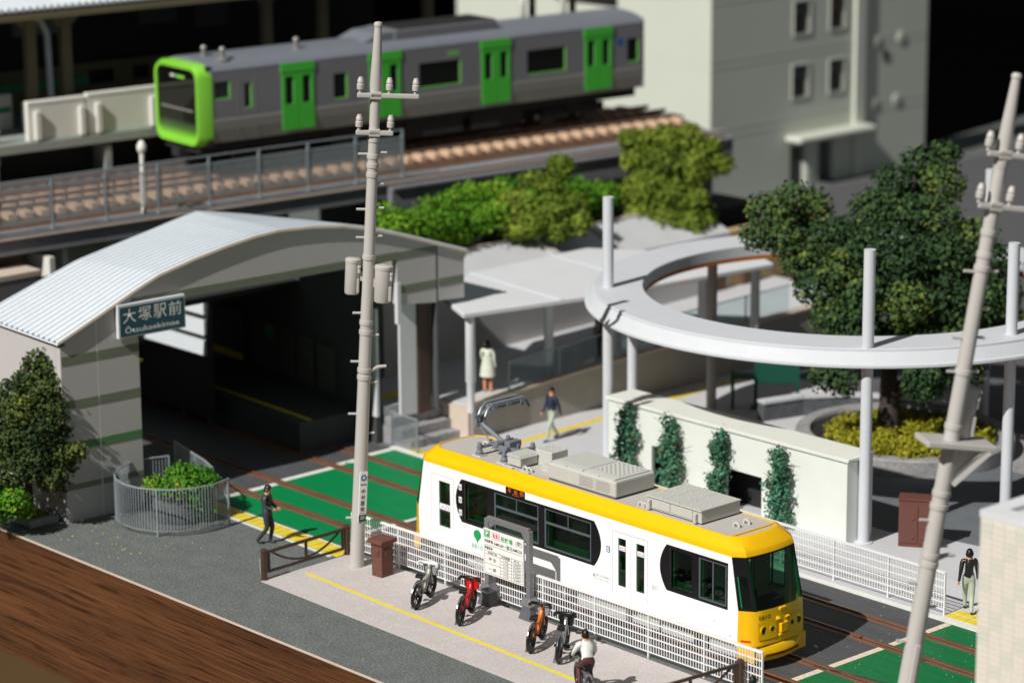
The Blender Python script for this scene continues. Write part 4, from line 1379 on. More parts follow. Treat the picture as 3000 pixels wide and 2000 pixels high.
def pole(label, base, top, rz, H, arms, rings, steps, caps, extra, fat=1.0):
    mm = pole_frame(base, top, rz)
    p = thing('utility_pole', label, 'utility pole', mtx=mm, group='grey plastic utility poles')
    def mk():
        k = MB()
        k.M = mm
        return k
    def rad(z):
        return (0.20 - 0.075 * z / H) * fat
    sh = mk()
    sh.tube([(0, 0, -0.05), (0, 0, H * 0.86)], [rad(0), rad(H * 0.86)], 24)
    sh.tube([(0, 0, H * 0.86), (0, 0, H * 0.875), (0, 0, H * 0.99)], [rad(H * 0.86), rad(H * 0.86) + 0.035, 0.095], 24)
    so = sh.build('shaft', 'pole', p, smooth=40)
    mk().lathe([(0.115, 0), (0.12, 0.05), (0.10, 0.10), (0.04, 0.12)], 20, (0, 0, H * 0.985)).build('cap', 'pole', p, smooth=40)
    for z in rings:
        r = rad(z)
        ro = mk().lathe([(r - 0.01, -0.07), (r + 0.022, -0.06), (r + 0.026, 0), (r + 0.022, 0.06), (r - 0.01, 0.07)], 24, (0, 0, z)).build('band', 'pole', p, smooth=60)
    for z, sd_, ln in steps:
        r = rad(z)
        mk().tube([(sd_ * (r - 0.03), 0, z), (sd_ * (r + ln), 0, z)], [0.036, 0.036], 8).build('step', 'pole', p, smooth=50)
    for z, x0, x1, ins in arms:
        ao = mk().box(x0, x1, -0.20, -0.08, z - 0.065, z + 0.065).build('crossarm', 'pole', p, bevel=0.03)
        mk().box(-0.15, 0.15, -0.2, 0.02, z - 0.10, z + 0.10).build('arm_bracket', 'pole', ao, bevel=0.02)
        for xi in ins:
            mk().lathe([(0.045, 0.0), (0.045, 0.10), (0.095, 0.11), (0.10, 0.24), (0.075, 0.27), (0.09, 0.29), (0.085, 0.36), (0.07, 0.38), (0.06, 0.43), (0.03, 0.44)], 14, (xi, -0.14, z + 0.05)).build('insulator', 'pole', ao, smooth=40)
    for (x_, y_, z0, h_, r_) in caps:
        to = mk().lathe([(r_ * 0.9, 0), (r_, 0.04), (r_, h_ - 0.12), (r_ * 1.06, h_ - 0.11), (r_ * 1.06, h_ - 0.03), (r_ * 0.9, h_), (0.03, h_ + 0.01)], 24, (x_, y_, z0)).build('transformer', 'pole', p, smooth=40)
        dt = mk()
        dt.box(x_ + r_ * 0.55, x_ + r_ * 0.85, y_ - r_ * 0.95, y_ - r_ * 0.55, z0 + 0.06, z0 + h_ * 0.45)
        dt.tube([(x_ + r_ * 0.8, y_ - r_ * 0.65, z0 + h_ * 0.6), (x_ + r_ * 0.8, y_ - r_ * 0.65, z0 + h_ * 0.72)], 0.05, 8)
        dt.tube([(x_ + r_ * 0.8, y_ - r_ * 0.65, z0 + h_ * 0.74), (x_ + r_ * 0.8, y_ - r_ * 0.65, z0 + h_ * 0.82)], 0.055, 8)
        dt.build('transformer_fitting', 'pole', to, bevel=0.012)
        mk().bar((x_, y_, z0 + h_ * 0.5), (0, 0, z0 + h_ * 0.5), 0.05, 0.12).build('transformer_bracket', 'pole', to)
    if extra:
        extra(p, mk, rad)
    return p

def sign_strip(p, mk, rad):
    # narrow clinic sign wrapped on the shaft
    mm = FR[p]
    inv = mm.to_3x3()
    z0, z1, w_ = 1.36, 2.78, 0.235
    r = rad(2) + 0.006
    # face turned towards the camera side
    a0 = math.radians(-66)
    nrm = Vector((math.cos(a0), math.sin(a0), 0))
    uax = Vector((-nrm.y, nrm.x, 0))
    rows = []
    for z in (z0, z1):
        rows.append([tuple(nrm * (r + 0.004) + uax * u + Z * z) for u in (-w_ / 2, w_ / 2)] )
    s_ = mk()
    s_.prism([nrm * (r - 0.03) + uax * (-w_ / 2) + Z * z0, nrm * (r - 0.03) + uax * (w_ / 2) + Z * z0, nrm * (r - 0.03) + uax * (w_ / 2) + Z * z1, nrm * (r - 0.03) + uax * (-w_ / 2) + Z * z1], nrm * 0.034)
    so = s_.build('clinic_sign', 'signwhite', p)
    P0 = mm @ (nrm * (r + 0.004) + Z * 0)
    UU, VV = (inv @ uax).normalized(), (inv @ Z).normalized()
    def tx(b, u, z, w2, h2, m_, wt=0.015):
        text(b, tuple(P0 + UU * u + VV * z), UU, VV, w2, h2, m_, so, 'lettering', 0.004, wt)
    for ch, z in (('中', 2.17), ('村', 2.00), ('医', 1.83), ('院', 1.66)):
        tx(ch, -0.06, z, 0.12, 0.13, 'ink')
    dk = MB()
    dk.M = Matrix.Translation(P0 + VV * 2.62) @ Matrix(((UU.x, VV.x, UU.cross(VV).x, 0), (UU.y, VV.y, UU.cross(VV).y, 0), (UU.z, VV.z, UU.cross(VV).z, 0), (0, 0, 0, 1)))
    dk.lathe([(0.09, 0.0), (0.09, 0.004)], 20)
    do = dk.build('round_mark', 'inkblue', so)
    ck = MB()
    ck.M = dk.M
    ck.box(-0.055, 0.055, -0.014, 0.014, 0.004, 0.007).box(-0.014, 0.014, -0.055, 0.055, 0.004, 0.0075)
    ck.build('cross_mark', 'inkwhite', so)
    tx('■■■■', -0.09, 2.41, 0.18, 0.035, 'ink')
    tx('■■■■■', -0.09, 1.605, 0.18, 0.02, 'inkred', 0.0)
    gp = mk()
    gp.prism([nrm * (r + 0.0045) + uax * (-w_ / 2) + Z * 1.37, nrm * (r + 0.0045) + uax * (w_ / 2) + Z * 1.37, nrm * (r + 0.0045) + uax * (w_ / 2) + Z * 1.57, nrm * (r + 0.0045) + uax * (-w_ / 2) + Z * 1.57], nrm * 0.002)
    gp.build('green_mark', 'boardgreen', so)
    tx('田', -0.05, 1.43, 0.10, 0.10, 'inkwhite', 0.0)
    mk().tube([(rad(5.5), 0, 5.62), (rad(5.5) + 0.22, 0.05, 5.70), (rad(5.5) + 0.42, 0.05, 5.72)], [0.07, 0.05, 0.045], 10).build('lamp_arm', 'pole', p, smooth=50)

H1 = 15.2
stp = [(11.55, -1, 0.26), (11.6, 1, 0.22), (10.75, 1, 0.16), (10.05, -1, 0.24), (10.1, 1, 0.2), (9.28, -1, 0.22), (9.33, 1, 0.18), (7.2, -1, 0.22), (6.6, 1, 0.18), (5.85, -1, 0.22), (5.28, 1, 0.18), (4.38, -1, 0.22), (3.85, 1, 0.16), (3.0, -1, 0.24), (2.55, 1, 0.14), (1.42, -1, 0.16)]
pole('tall grey utility pole with twin transformers beside the brown gate', (-6.80, -2.75, 0.0), (-6.21, -2.10, 15.0), R(56), H1,
     [(13.15, -0.5, 1.15, (-0.42, 0.35, 1.05)), (12.15, -0.5, 0.5, (-0.42, 0.42))],
     [11.95, 11.5, 11.25, 11.0, 8.75, 6.95, 6.68, 5.62, 5.42], stp, [(-0.42, 0.08, 7.72, 0.98, 0.20), (0.40, -0.12, 7.55, 1.02, 0.24)], sign_strip)

def shelf(p, mk, rad):
    s_ = mk()
    s_.box(-0.70, 0.95, -0.42, 0.42, 7.62, 7.75)
    so = s_.build('transformer_platform', 'pole', p, bevel=0.02)
    for y in (-0.38, 0.38):
        mk().bar((0.80, y, 7.62), (0.16, y * 0.4, 6.75), 0.05, 0.05).build('platform_brace', 'pole', so)
    mk().prism([(0.17, -0.02, 7.62), (0.85, -0.02, 7.62), (0.17, -0.02, 6.85)], (0, 0.05, 0)).build('platform_gusset', 'pole', so)
    mk().tube([(rad(5.5), 0, 5.0), (rad(5.5) + 0.22, 0.05, 5.06), (rad(5.5) + 0.42, 0.05, 5.08)], [0.07, 0.05, 0.045], 10).build('lamp_arm', 'pole', p, smooth=50)
    b_ = mk()
    b_.box(-0.06, 0.06, -rad(2) - 0.05, -rad(2) + 0.02, 0.9, 3.0)
    b_.build('cable_duct', 'pole', p, bevel=0.02)
stp2 = [(z, sd_, ln) for z, sd_, ln in stp if not (6.5 < z < 8)]
pole('leaning grey utility pole with one transformer on a platform by the tiled tower', (12.65, -2.95, 0.0), (13.98, -0.92, 16.0), R(62), 16.1,
     [(14.2, -0.42, 1.1, (-0.42, 0.30, 1.05)), (13.05, -0.42, 1.1, (-0.42, 0.30))],
     [12.45, 11.95, 11.65, 9.3, 8.05, 6.5, 6.2, 5.05, 4.85], stp2, [(0.30, 0.30, 7.76, 1.15, 0.28)], shelf, 1.10)

# ------------------------------------------------------------------ people
def person(label, loc_, rz, J, mats, hair='short', coat=None, h=1.72):
    """J: joint name -> position (x forward, y left, z up, metres); grown as one skinned surface"""
    V, E, Rd, Zn = [], [], [], []
    ix = {}
    def j(nm, p, r, zone):
        ix[nm] = len(V)
        V.append(p)
        Rd.append(r)
        Zn.append(zone)
    def e(a, b):
        E.append((ix[a], ix[b]))
    wd = J.get('width', 1.0)
    j('pelvis', J['pelvis'], (0.125 * wd, 0.105), 2)
    j('belly', J['belly'], (0.13 * wd, 0.10), 1)
    j('chest', J['chest'], (0.168 * wd, 0.115), 1)
    j('neckbase', J['neckbase'], (0.085, 0.075), 1)
    j('neck', J['neck'], (0.052, 0.052), 0)
    j('jaw', J['jaw'], (0.072, 0.080), 0)
    j('skull', J['skull'], (0.085, 0.092), 0)
    j('crown', J['crown'], (0.055, 0.06), 0)
    for a, b in (('pelvis', 'belly'), ('belly', 'chest'), ('chest', 'neckbase'), ('neckbase', 'neck'), ('neck', 'jaw'), ('jaw', 'skull'), ('skull', 'crown')):
        e(a, b)
    for s in ('l', 'r'):
        j('sh' + s, J['sh' + s], (0.075, 0.075), 1)
        j('el' + s, J['el' + s], (0.052, 0.052), 1)
        j('wr' + s, J['wr' + s], (0.036, 0.034), 1)
        e('neckbase', 'sh' + s)
        e('sh' + s, 'el' + s)
        e('el' + s, 'wr' + s)
        wr, el = Vector(J['wr' + s]), Vector(J['el' + s])
        d = (wr - el).normalized()
        sdv = Vector((0, 1, 0)) - d * d.y
        sdv = sdv.normalized() if sdv.length > 0.2 else Vector((1, 0, 0))
        fwd = d.cross(sdv).normalized()
        pm = wr + d * 0.075
        j('pm' + s, tuple(pm), (0.038, 0.022), 0)
        e('wr' + s, 'pm' + s)
        for k, (off, ln) in enumerate(((-0.030, 0.068), (-0.010, 0.080), (0.010, 0.076), (0.028, 0.058))):
            n1, n2 = 'f%d%s' % (k, s), 'g%d%s' % (k, s)
            j(n1, tuple(pm + fwd * off + d * ln * 0.55), (0.0105, 0.0105), 0)
            j(n2, tuple(pm + fwd * off + d * ln * 0.95 + sdv * 0.018), (0.009, 0.009), 0)
            e('pm' + s, n1)
            e(n1, n2)
        j('th' + s, tuple(wr + d * 0.05 - fwd * 0.050), (0.0115, 0.0115), 0)
        j('tt' + s, tuple(wr + d * 0.085 - fwd * 0.058 + sdv * 0.012), (0.010, 0.010), 0)
        e('wr' + s, 'th' + s)
        e('th' + s, 'tt' + s)
        j('hp' + s, J['hp' + s], (0.098, 0.098), 2)
        j('kn' + s, J['kn' + s], (0.068, 0.068), 2)
        j('an' + s, J['an' + s], (0.045, 0.048), 2)
        j('he' + s, tuple(Vector(J['an' + s]) + Vector((-0.03, 0, -0.055))), (0.042, 0.03), 3)
        j('to' + s, tuple(Vector(J['an' + s]) + Vector((0.17, 0, -0.062))), (0.042, 0.026), 3)
        e('pelvis', 'hp' + s)
        e('hp' + s, 'kn' + s)
        e('kn' + s, 'an' + s)
        e('an' + s, 'he' + s)
        e('he' + s, 'to' + s)
    me = bpy.data.meshes.new('skeleton')
    me.from_pydata(V, E, [])
    ob = bpy.data.objects.new('skeleton', me)
    COL.objects.link(ob)
    md = ob.modifiers.new('skin', 'SKIN')
    md.use_smooth_shade = True
    sv = me.skin_vertices[0].data
    for i, r in enumerate(Rd):
        kf = 1.12 if r[0] > 0.03 else 1.0
        sv[i].radius = (r[0] * kf, r[1] * kf)
        sv[i].use_root = (i == 0)
    sub = ob.modifiers.new('sub', 'SUBSURF')
    sub.levels = 1
    sub.render_levels = 1
    dg = bpy.context.evaluated_depsgraph_get()
    bme = bpy.data.meshes.new_from_object(ob.evaluated_get(dg))
    bpy.data.objects.remove(ob)
    bpy.data.meshes.remove(me)
    bme.name = 'person'
    bme.materials.clear()
    for m_ in mats:
        bme.materials.append(M[m_])
    A = np.array(V)
    segs = [(A[a], A[b], Zn[a], Zn[b]) for a, b in E]
    neckz = J['neck'][2] - 0.02
    for p in bme.polygons:
        c = np.array(p.center)
        best, zb = 1e9, 0
        for a, b, za, zb_ in segs:
            ab = b - a
            t_ = np.clip((c - a) @ ab / (ab @ ab), 0, 1)
            dd = np.linalg.norm(c - a - ab * t_)
            if dd < best:
                best = dd
                zb = za if t_ < (0.5 if za != zb_ else 0.5) else zb_
        p.material_index = zb
    bme.shade_smooth()
    o = bpy.data.objects.new('person', bme)
    COL.objects.link(o)
    o.location = loc_
    o.rotation_euler = (0, 0, rz)
    tag(o, label, 'person')
    FR[o] = Matrix.Translation(Vector(loc_)) @ Matrix.Rotation(rz, 4, 'Z')
    mm = FR[o]
    # hair: a shell over the crown and the back of the head; nose and ears
    sk = Vector(J['skull'])
    hm = MB()
    hm.M = mm
    n, mrows = 14, 7
    rows = []
    for i in range(mrows):
        f = i / (mrows - 1)
        low = -0.075 if hair == 'short' else -0.15
        row = []
        for k in range(n):
            a = 2 * math.pi * k / n
            front = max(0, math.cos(a))
            zlow = low + front * (0.105 if hair == 'short' else 0.16)
            th = f * math.pi / 2
            rr_ = math.cos(th)
            zz_ = zlow + (0.118 - zlow) * math.sin(th)
            row.append((sk.x - 0.012 + 0.116 * rr_ * math.cos(a), sk.y + 0.104 * rr_ * math.sin(a), sk.z + zz_))
        rows.append(row)
    hm.loft(rows, closed=True, cap1=True, cap0=True)
    hm.build('hair', 'hair', o, smooth=60)
    fm = MB()
    fm.M = mm
    fm.prism([(sk.x + 0.085, sk.y - 0.012, sk.z - 0.035), (sk.x + 0.085, sk.y + 0.012, sk.z - 0.035), (sk.x + 0.085, sk.y, sk.z + 0.012)], (0.025, 0, -0.012))
    for s in (-1, 1):
        fm.lathe([(0.022, -0.02), (0.026, 0), (0.018, 0.02)], 8, (sk.x - 0.005, sk.y + s * 0.088, sk.z - 0.02))
    fm.build('face_features', mats[0], o)
    em = MB()
    em.M = mm
    for s in (-1, 1):
        em.box(sk.x + 0.080, sk.x + 0.094, sk.y + s * 0.034 - 0.011, sk.y + s * 0.034 + 0.011, sk.z - 0.006, sk.z + 0.006)
    em.box(sk.x + 0.074, sk.x + 0.090, sk.y - 0.022, sk.y + 0.022, sk.z - 0.070, sk.z - 0.062)
    em.build('eyes_and_mouth', 'hair', o)
    if coat:
        cm = MB()
        cm.M = mm
        bl, ch = Vector(J['belly']), Vector(J['chest'])
        rows = []
        for z, rx, ry in coat[1]:
            rows.append([(bl.x + rx * math.cos(2 * math.pi * k / 18), bl.y + ry * math.sin(2 * math.pi * k / 18), z) for k in range(18)])
        cm.loft(rows, closed=True)
        cm.build('coat_skirt', coat[0], o, smooth=60)
    return o

def stance(**kw):
    J = dict(pelvis=(0, 0, 0.93), belly=(0, 0, 1.08), chest=(0, 0, 1.27), neckbase=(0, 0, 1.42), neck=(0, 0, 1.49), jaw=(0.015, 0, 1.555), skull=(0.01, 0, 1.62), crown=(0.0, 0, 1.69),
             shl=(0, 0.18, 1.39), shr=(0, -0.18, 1.39), ell=(-0.02, 0.212, 1.12), elr=(-0.02, -0.212, 1.12), wrl=(0.05, 0.24, 0.88), wrr=(0.05, -0.24, 0.88),
             hpl=(0, 0.09, 0.88), hpr=(0, -0.09, 0.88), knl=(0.03, 0.10, 0.48), knr=(0.03, -0.10, 0.48), anl=(0, 0.10, 0.085), anr=(0, -0.10, 0.085))
    J.update(kw)
    return J
walk = stance(knl=(0.20, 0.09, 0.49), anl=(0.26, 0.09, 0.085), knr=(-0.05, -0.09, 0.47), anr=(-0.30, -0.09, 0.12), ell=(-0.12, 0.212, 1.13), wrl=(-0.14, 0.25, 0.89), elr=(0.06, -0.212, 1.13), wrr=(0.20, -0.22, 0.92))
wsuit = stance(neck=(0.02, 0, 1.50), jaw=(0.05, 0, 1.56), skull=(0.05, 0, 1.63), crown=(0.04, 0, 1.70), knl=(0.12, 0.09, 0.49), anl=(0.04, 0.09, 0.085), knr=(0.04, -0.09, 0.48), anr=(-0.26, -0.09, 0.12),
               elr=(0.05, -0.212, 1.15), wrr=(0.24, -0.19, 1.10), ell=(0.04, 0.212, 1.14), wrl=(0.22, 0.18, 1.05))
person('man in a dark grey suit walking beside the yellow tactile strip', (-10.15, -3.25, 0.0), R(28), wsuit, ['skin', 'suit', 'suit', 'shoe'])
person('man in a navy jacket and pale trousers walking on the plaza by the concrete wall', (-12.3, 9.75, 0.022), R(-95), walk, ['skin', 'navy', 'palegreen', 'shoe'])
person('man in a black leather jacket seen from behind near the far fence', (7.15, 6.5, 0.022), R(128), walk, ['skin', 'leather', 'palegreen', 'shoe'])
wom = stance(ell=(0.06, 0.22, 1.14), wrl=(0.16, 0.12, 1.06), width=1.05)
person('woman in a cream coat standing under the white shelter', (-15.0, 9.45, 1.12), R(130), wom, ['skin', 'cream', 'skin', 'shoe'], hair='long',
       coat=('cream', [(1.22, 0.15, 0.19), (1.05, 0.15, 0.18), (0.85, 0.19, 0.22), (0.55, 0.23, 0.26)]))
person('figure in a dark red jacket behind the glass rail of the raised walkway', (-15.2, 14.75, 1.25), R(-60), stance(), ['skin', 'maroon', 'suit', 'shoe'])
ride = stance(pelvis=(-0.22, 0, 0.95), belly=(-0.18, 0, 1.09), chest=(-0.10, 0, 1.27), neckbase=(-0.05, 0, 1.41), neck=(-0.03, 0, 1.48), jaw=(0.0, 0, 1.55), skull=(0.0, 0, 1.615), crown=(-0.01, 0, 1.685),
              shl=(-0.05, 0.18, 1.38), shr=(-0.05, -0.18, 1.38), ell=(0.06, 0.27, 1.14), elr=(0.06, -0.27, 1.14), wrl=(0.15, 0.27, 1.06), wrr=(0.15, -0.27, 1.06),
              hpl=(-0.20, 0.10, 0.92), hpr=(-0.20, -0.10, 0.92), knl=(0.16, 0.13, 0.76), knr=(0.12, -0.13, 0.66), anl=(-0.02, 0.16, 0.40), anr=(-0.06, -0.16, 0.33))
person('figure in a white shirt and brown trousers riding a chrome bicycle', (4.75, -5.05, 0.035), R(152), ride, ['skin', 'shirt', 'maroon', 'shoe'])
low = stance()
person('dark-haired figure standing in front of the brown gate by the tram nose', (9.7, -4.45, 0.035), R(120), low, ['skin', 'suit', 'suit', 'shoe'])

# ------------------------------------------------------------------ station shed (arched front, turned 3 degrees)
TH = R(3)
S0 = Vector((-15.66, -6.29, 0))
SE = Vector((math.sin(TH), math.cos(TH), 0))        # along the gable
SN = Vector((math.cos(TH), -math.sin(TH), 0))       # out of the gable, towards the tram
def sp_(s, n, z):
    return S0 + SE * s + SN * n + Z * z
sta = thing('tram_station', 'pale grey tram station shed with arched white ribbed roof and olive stripes', 'station building', tuple(S0))
arch = [(0.0, 5.36), (1.25, 5.95), (2.58, 6.54), (3.36, 6.85), (4.6, 7.15), (5.8, 7.38), (6.76, 7.52), (7.6, 7.58), (8.85, 7.52), (10.0, 7.38), (11.0, 7.15), (12.0, 6.86), (12.96, 6.54), (13.6, 6.32), (14.7, 5.92)]
GT = -0.25
def gable_poly(pts):
    return [sp_(s, 0, z) for s, z in pts]
OPL, OPR = 2.62, 12.05
# gable: beam over the opening, left pillar, right pier
bot = 6.05
mid = [(s, z) for s, z in arch if OPL < s < OPR]
def zarch(s):
    for (a, za), (b, zb) in zip(arch[:-1], arch[1:]):
        if a <= s <= b:
            return za + (zb - za) * (s - a) / (b - a)
    return arch[-1][1]
bm_ = MB()
bm_.prism(gable_poly([(OPL, bot), (OPR, bot), (OPR, zarch(OPR))] + mid[::-1] + [(OPL, zarch(OPL))]), SN * GT)
bm_.build('gable_beam', 'station', sta)
lp = MB()
lp.prism(gable_poly([(0, 0), (1.19, 0), (1.19, zarch(1.19)), (0, 5.36)]), SN * GT)
lp.prism(gable_poly([(1.23, 0), (OPL, 0), (OPL, zarch(OPL)), (1.23, zarch(1.23))]), SN * GT)
lp.build('gable_panel', 'station', sta)
MB().prism(gable_poly([(1.185, 0), (1.235, 0), (1.235, zarch(1.2)), (1.185, zarch(1.2))]), SN * -0.2).build('joint_strip', 'pilaster', sta)
rp = MB()
rp.prism(gable_poly([(OPR, 4.62), (13.58, 4.46), (13.58, zarch(13.58)), (13.0, zarch(13.0)), (OPR, zarch(OPR))]), SN * GT)
rp.prism(gable_poly([(13.66, 4.5), (14.7, 4.45), (14.7, 5.92), (13.66, zarch(13.66))]), SN * GT)
rp.build('gable_panel', 'station', sta)
MB().prism(gable_poly([(13.58, 1.0), (13.66, 1.0), (13.66, zarch(13.6)), (13.58, zarch(13.6))]), SN * -0.3).build('joint_strip', 'door_grey', sta)
MB().box(0, 0.001, 0, 0.001, 0, 0.001) if False else None
# stripes
def stripe(s0, s1, z0, z1, m_, d=0.012):
    MB().prism([sp_(s0, 0.001, z0), sp_(s1, 0.001, z0), sp_(s1, 0.001, z1), sp_(s0, 0.001, z1)], SN * d).build('stripe', m_, sta)
stripe(OPL - 0.2, OPR + 0.05, 6.05, 6.30, 'stripe')
stripe(12.13, 13.56, 6.05, 6.28, 'stripe')
stripe(0.02, 1.18, 4.70, 4.95, 'stripe'); stripe(1.24, OPL, 4.70, 4.95, 'stripe')
stripe(0.02, 1.18, 3.38, 3.62, 'stripe'); stripe(1.24, OPL, 3.38, 3.62, 'stripe')
stripe(0.02, 1.18, 2.12, 2.36, 'stripeg'); stripe(1.24, OPL, 2.12, 2.36, 'stripeg')
stripe(0.02, 1.18, 0.95, 1.12, 'stripe'); stripe(1.24, OPL, 0.95, 1.12, 'stripe')
stripe(12.08, 13.56, 4.95, 5.20, 'stripe'); stripe(13.68, 14.68, 4.95, 5.20, 'stripe')
# side wall, back parts and roof
DP = 4.3
MB().prism([sp_(0, GT - 0.01, 0), sp_(0, -DP, 0), sp_(0, -DP, 5.38), sp_(0, GT - 0.01, 5.36)], SE * 0.15).build('side_wall', 'station', sta)
MB().prism([sp_(-0.06, 0.05, 5.26), sp_(-0.06, -DP - 0.1, 5.26), sp_(-0.06, -DP - 0.1, 5.34), sp_(-0.06, 0.05, 5.34)], SE * 0.2).build('eave_gutter', 'door_grey', sta)
top = [(-0.12, 5.36)] + arch[1:-1] + [(14.85, 5.90)]
rows = []
nr = 15
xs_, ribz = [], []
for q in range(nr):
    n_ = 0.08 - (DP + 0.23) * q / nr
    for dn, rz_ in ((0.0, 0.0), (0.11, 0.0), (0.125, 0.06), (0.175, 0.06), (0.19, 0.0)):
        xs_.append(n_ - dn)
        ribz.append(rz_)
xs_.append(-DP - 0.15)
ribz.append(0.0)
rm = MB()
back = [(-0.2, 5.33), (0.58, 5.60), (3.24, 6.50), (5.9, 7.06), (6.78, 7.26), (7.6, 7.42), (9.18, 7.12), (9.83, 6.98), (11.13, 6.64), (15, 5.6)]
def zroof(s, z, n_):
    t_ = min(max((0.08 - n_) / (DP + 0.23), 0), 1)
    for (a, za), (b, zb) in zip(back[:-1], back[1:]):
        if a <= s <= b:
            return z * (1 - t_) + t_ * (za + (zb - za) * (s - a) / (b - a))
    return z
fine = []
for (a, za), (b, zb) in zip(top[:-1], top[1:]):
    for k in range(3):
        fine.append((a + (b - a) * k / 3, za + (zb - za) * k / 3))
fine.append(top[-1])
for i, n_ in enumerate(xs_):
    rib = ribz[i]
    rows.append([tuple(sp_(s, n_, zroof(s, z, n_) + 0.05 + rib)) for s, z in fine])
rm.loft(rows)
rlo = []
rm.loft([[tuple(sp_(s, 0.08, z + 0.05)) for s, z in fine], [tuple(sp_(s, 0.08, z - 0.03)) for s, z in fine], [tuple(sp_(s, -DP - 0.15, zroof(s, z, -9) - 0.03)) for s, z in fine], [tuple(sp_(s, -DP - 0.15, zroof(s, z, -9) + 0.05)) for s, z in fine]])
rm.build('roof', 'roofwhite', sta)
MB().loft([[tuple(sp_(s, 0.085, z + 0.055)) for s, z in fine], [tuple(sp_(s, 0.10, z - 0.02)) for s, z in fine], [tuple(sp_(s, 0.083, z - 0.04)) for s, z in fine]]).build('verge_trim', 'coping', sta)
# right side return wall with dark door frames
rw = MB()
rw.prism([sp_(OPR, 0, 1.0), sp_(OPR + 0.5, 0, 1.0), sp_(OPR + 0.5, 0, 4.62), sp_(OPR, 0, 4.62)], SN * 0.02) if False else None
MB().prism([sp_(12.35, -0.3, 0.9), sp_(13.0, -0.3, 0.9), sp_(13.0, -0.3, 4.6), sp_(12.35, -0.3, 4.6)], SN * -0.1).build('pier_panel', 'white', sta)
MB().prism([sp_(13.02, -0.22, 0.9), sp_(13.5, -0.22, 0.9), sp_(13.5, -0.22, 4.55), sp_(13.02, -0.22, 4.55)], SN * -0.2).build('door_post', 'gate', sta)
MB().prism([sp_(12.02, -0.1, 4.0), sp_(12.16, -0.1, 4.0), sp_(12.16, -0.1, 5.3), sp_(12.02, -0.1, 5.3)], SN * 0.15).build('corner_trim', 'white', sta)
# interior: far wall with posters, floor edge with yellow line, dark ends
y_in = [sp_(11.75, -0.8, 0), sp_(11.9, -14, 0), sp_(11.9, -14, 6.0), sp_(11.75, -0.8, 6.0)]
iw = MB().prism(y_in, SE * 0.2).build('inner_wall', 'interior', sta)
MB().prism([sp_(11.70, -0.7, 0.9), sp_(11.80, -0.7, 0.9), sp_(11.80, -0.7, 4.4), sp_(11.70, -0.7, 4.4)], SN * -0.25).build('pale_post', 'white', iw)
for n0, n1, z0, z1, m_ in ((-10.2, -8.2, 1.3, 3.0, 'inpost'), (-7.6, -6.2, 1.3, 2.9, 'inpost'), (-6.0, -5.2, 1.3, 2.9, 'inpost'), (-5.0, -4.1, 1.2, 2.8, 'inpost'), (-3.9, -2.9, 1.2, 2.7, 'inpost'), (-10.2, -8.2, 1.3, 1.55, 'tactile'), (-6.8, -6.4, 2.4, 2.8, 'platgreen')):
    MB().prism([sp_(11.70 - n0 * 0 - (0.02 if m_ != 'inpost' else 0) + 0.0, n1, z0), sp_(11.70 - (0.02 if m_ != 'inpost' else 0), n0, z0), sp_(11.70 - (0.02 if m_ != 'inpost' else 0), n0, z1), sp_(11.70 - (0.02 if m_ != 'inpost' else 0), n1, z1)], SE * 0.03).build('wall_poster', m_, iw)
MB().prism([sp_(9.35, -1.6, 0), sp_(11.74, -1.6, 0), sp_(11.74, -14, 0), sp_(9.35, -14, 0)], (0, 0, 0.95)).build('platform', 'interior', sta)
MB().prism([sp_(9.75, -1.7, 0.95), sp_(9.9, -1.7, 0.95), sp_(9.9, -14, 0.95), sp_(9.75, -14, 0.95)], (0, 0, 0.01)).build('platform_yellow_line', 'tactile', sta)
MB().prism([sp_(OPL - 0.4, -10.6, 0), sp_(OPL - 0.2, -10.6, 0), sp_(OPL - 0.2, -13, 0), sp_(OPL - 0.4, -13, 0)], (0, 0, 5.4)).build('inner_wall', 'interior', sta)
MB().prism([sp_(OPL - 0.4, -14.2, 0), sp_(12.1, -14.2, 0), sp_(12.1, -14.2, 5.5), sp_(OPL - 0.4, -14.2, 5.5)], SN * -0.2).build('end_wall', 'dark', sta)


# hidden flat roof added to block the key lamp, slotted to light the slats
k = MB()
k.holed((0, 0, 4.6), X, Y, (-26.2, -20.0), (-4.3, 6.2), [(-24.4, -20.7, 0.3, 2.4)], 0.15)
k.build('light_block_roof', 'dark', sta)
# station name board
nb = thing('station_name_board', 'teal station name board with white lettering on the station front', 'sign', tuple(sp_(3.0, 0.15, 5.2)))
MB().prism([sp_(1.86, 0.03, 5.20), sp_(4.16, 0.03, 5.20), sp_(4.16, 0.03, 6.20), sp_(1.86, 0.03, 6.20)], SN * 0.14).build('case', 'white', nb, bevel=0.015)
fo = MB().prism([sp_(1.92, 0.171, 5.25), sp_(4.12, 0.171, 5.25), sp_(4.12, 0.171, 6.12), sp_(1.92, 0.171, 6.12)], SN * 0.006).build('face', 'signblue', nb)
for k, ch in enumerate('大塚駅前'):
    text(ch, tuple(sp_(2.02 + k * 0.52, 0.178, 5.64)), SE, Z, 0.44, 0.42, 'inkwhite', fo, 'lettering', 0.004, 0.004)
text('Ōtsukaekimae', tuple(sp_(2.08, 0.178, 5.34)), SE, Z, 1.85, 0.21, 'inkwhite', fo, 'lettering', 0.004, 0.01)

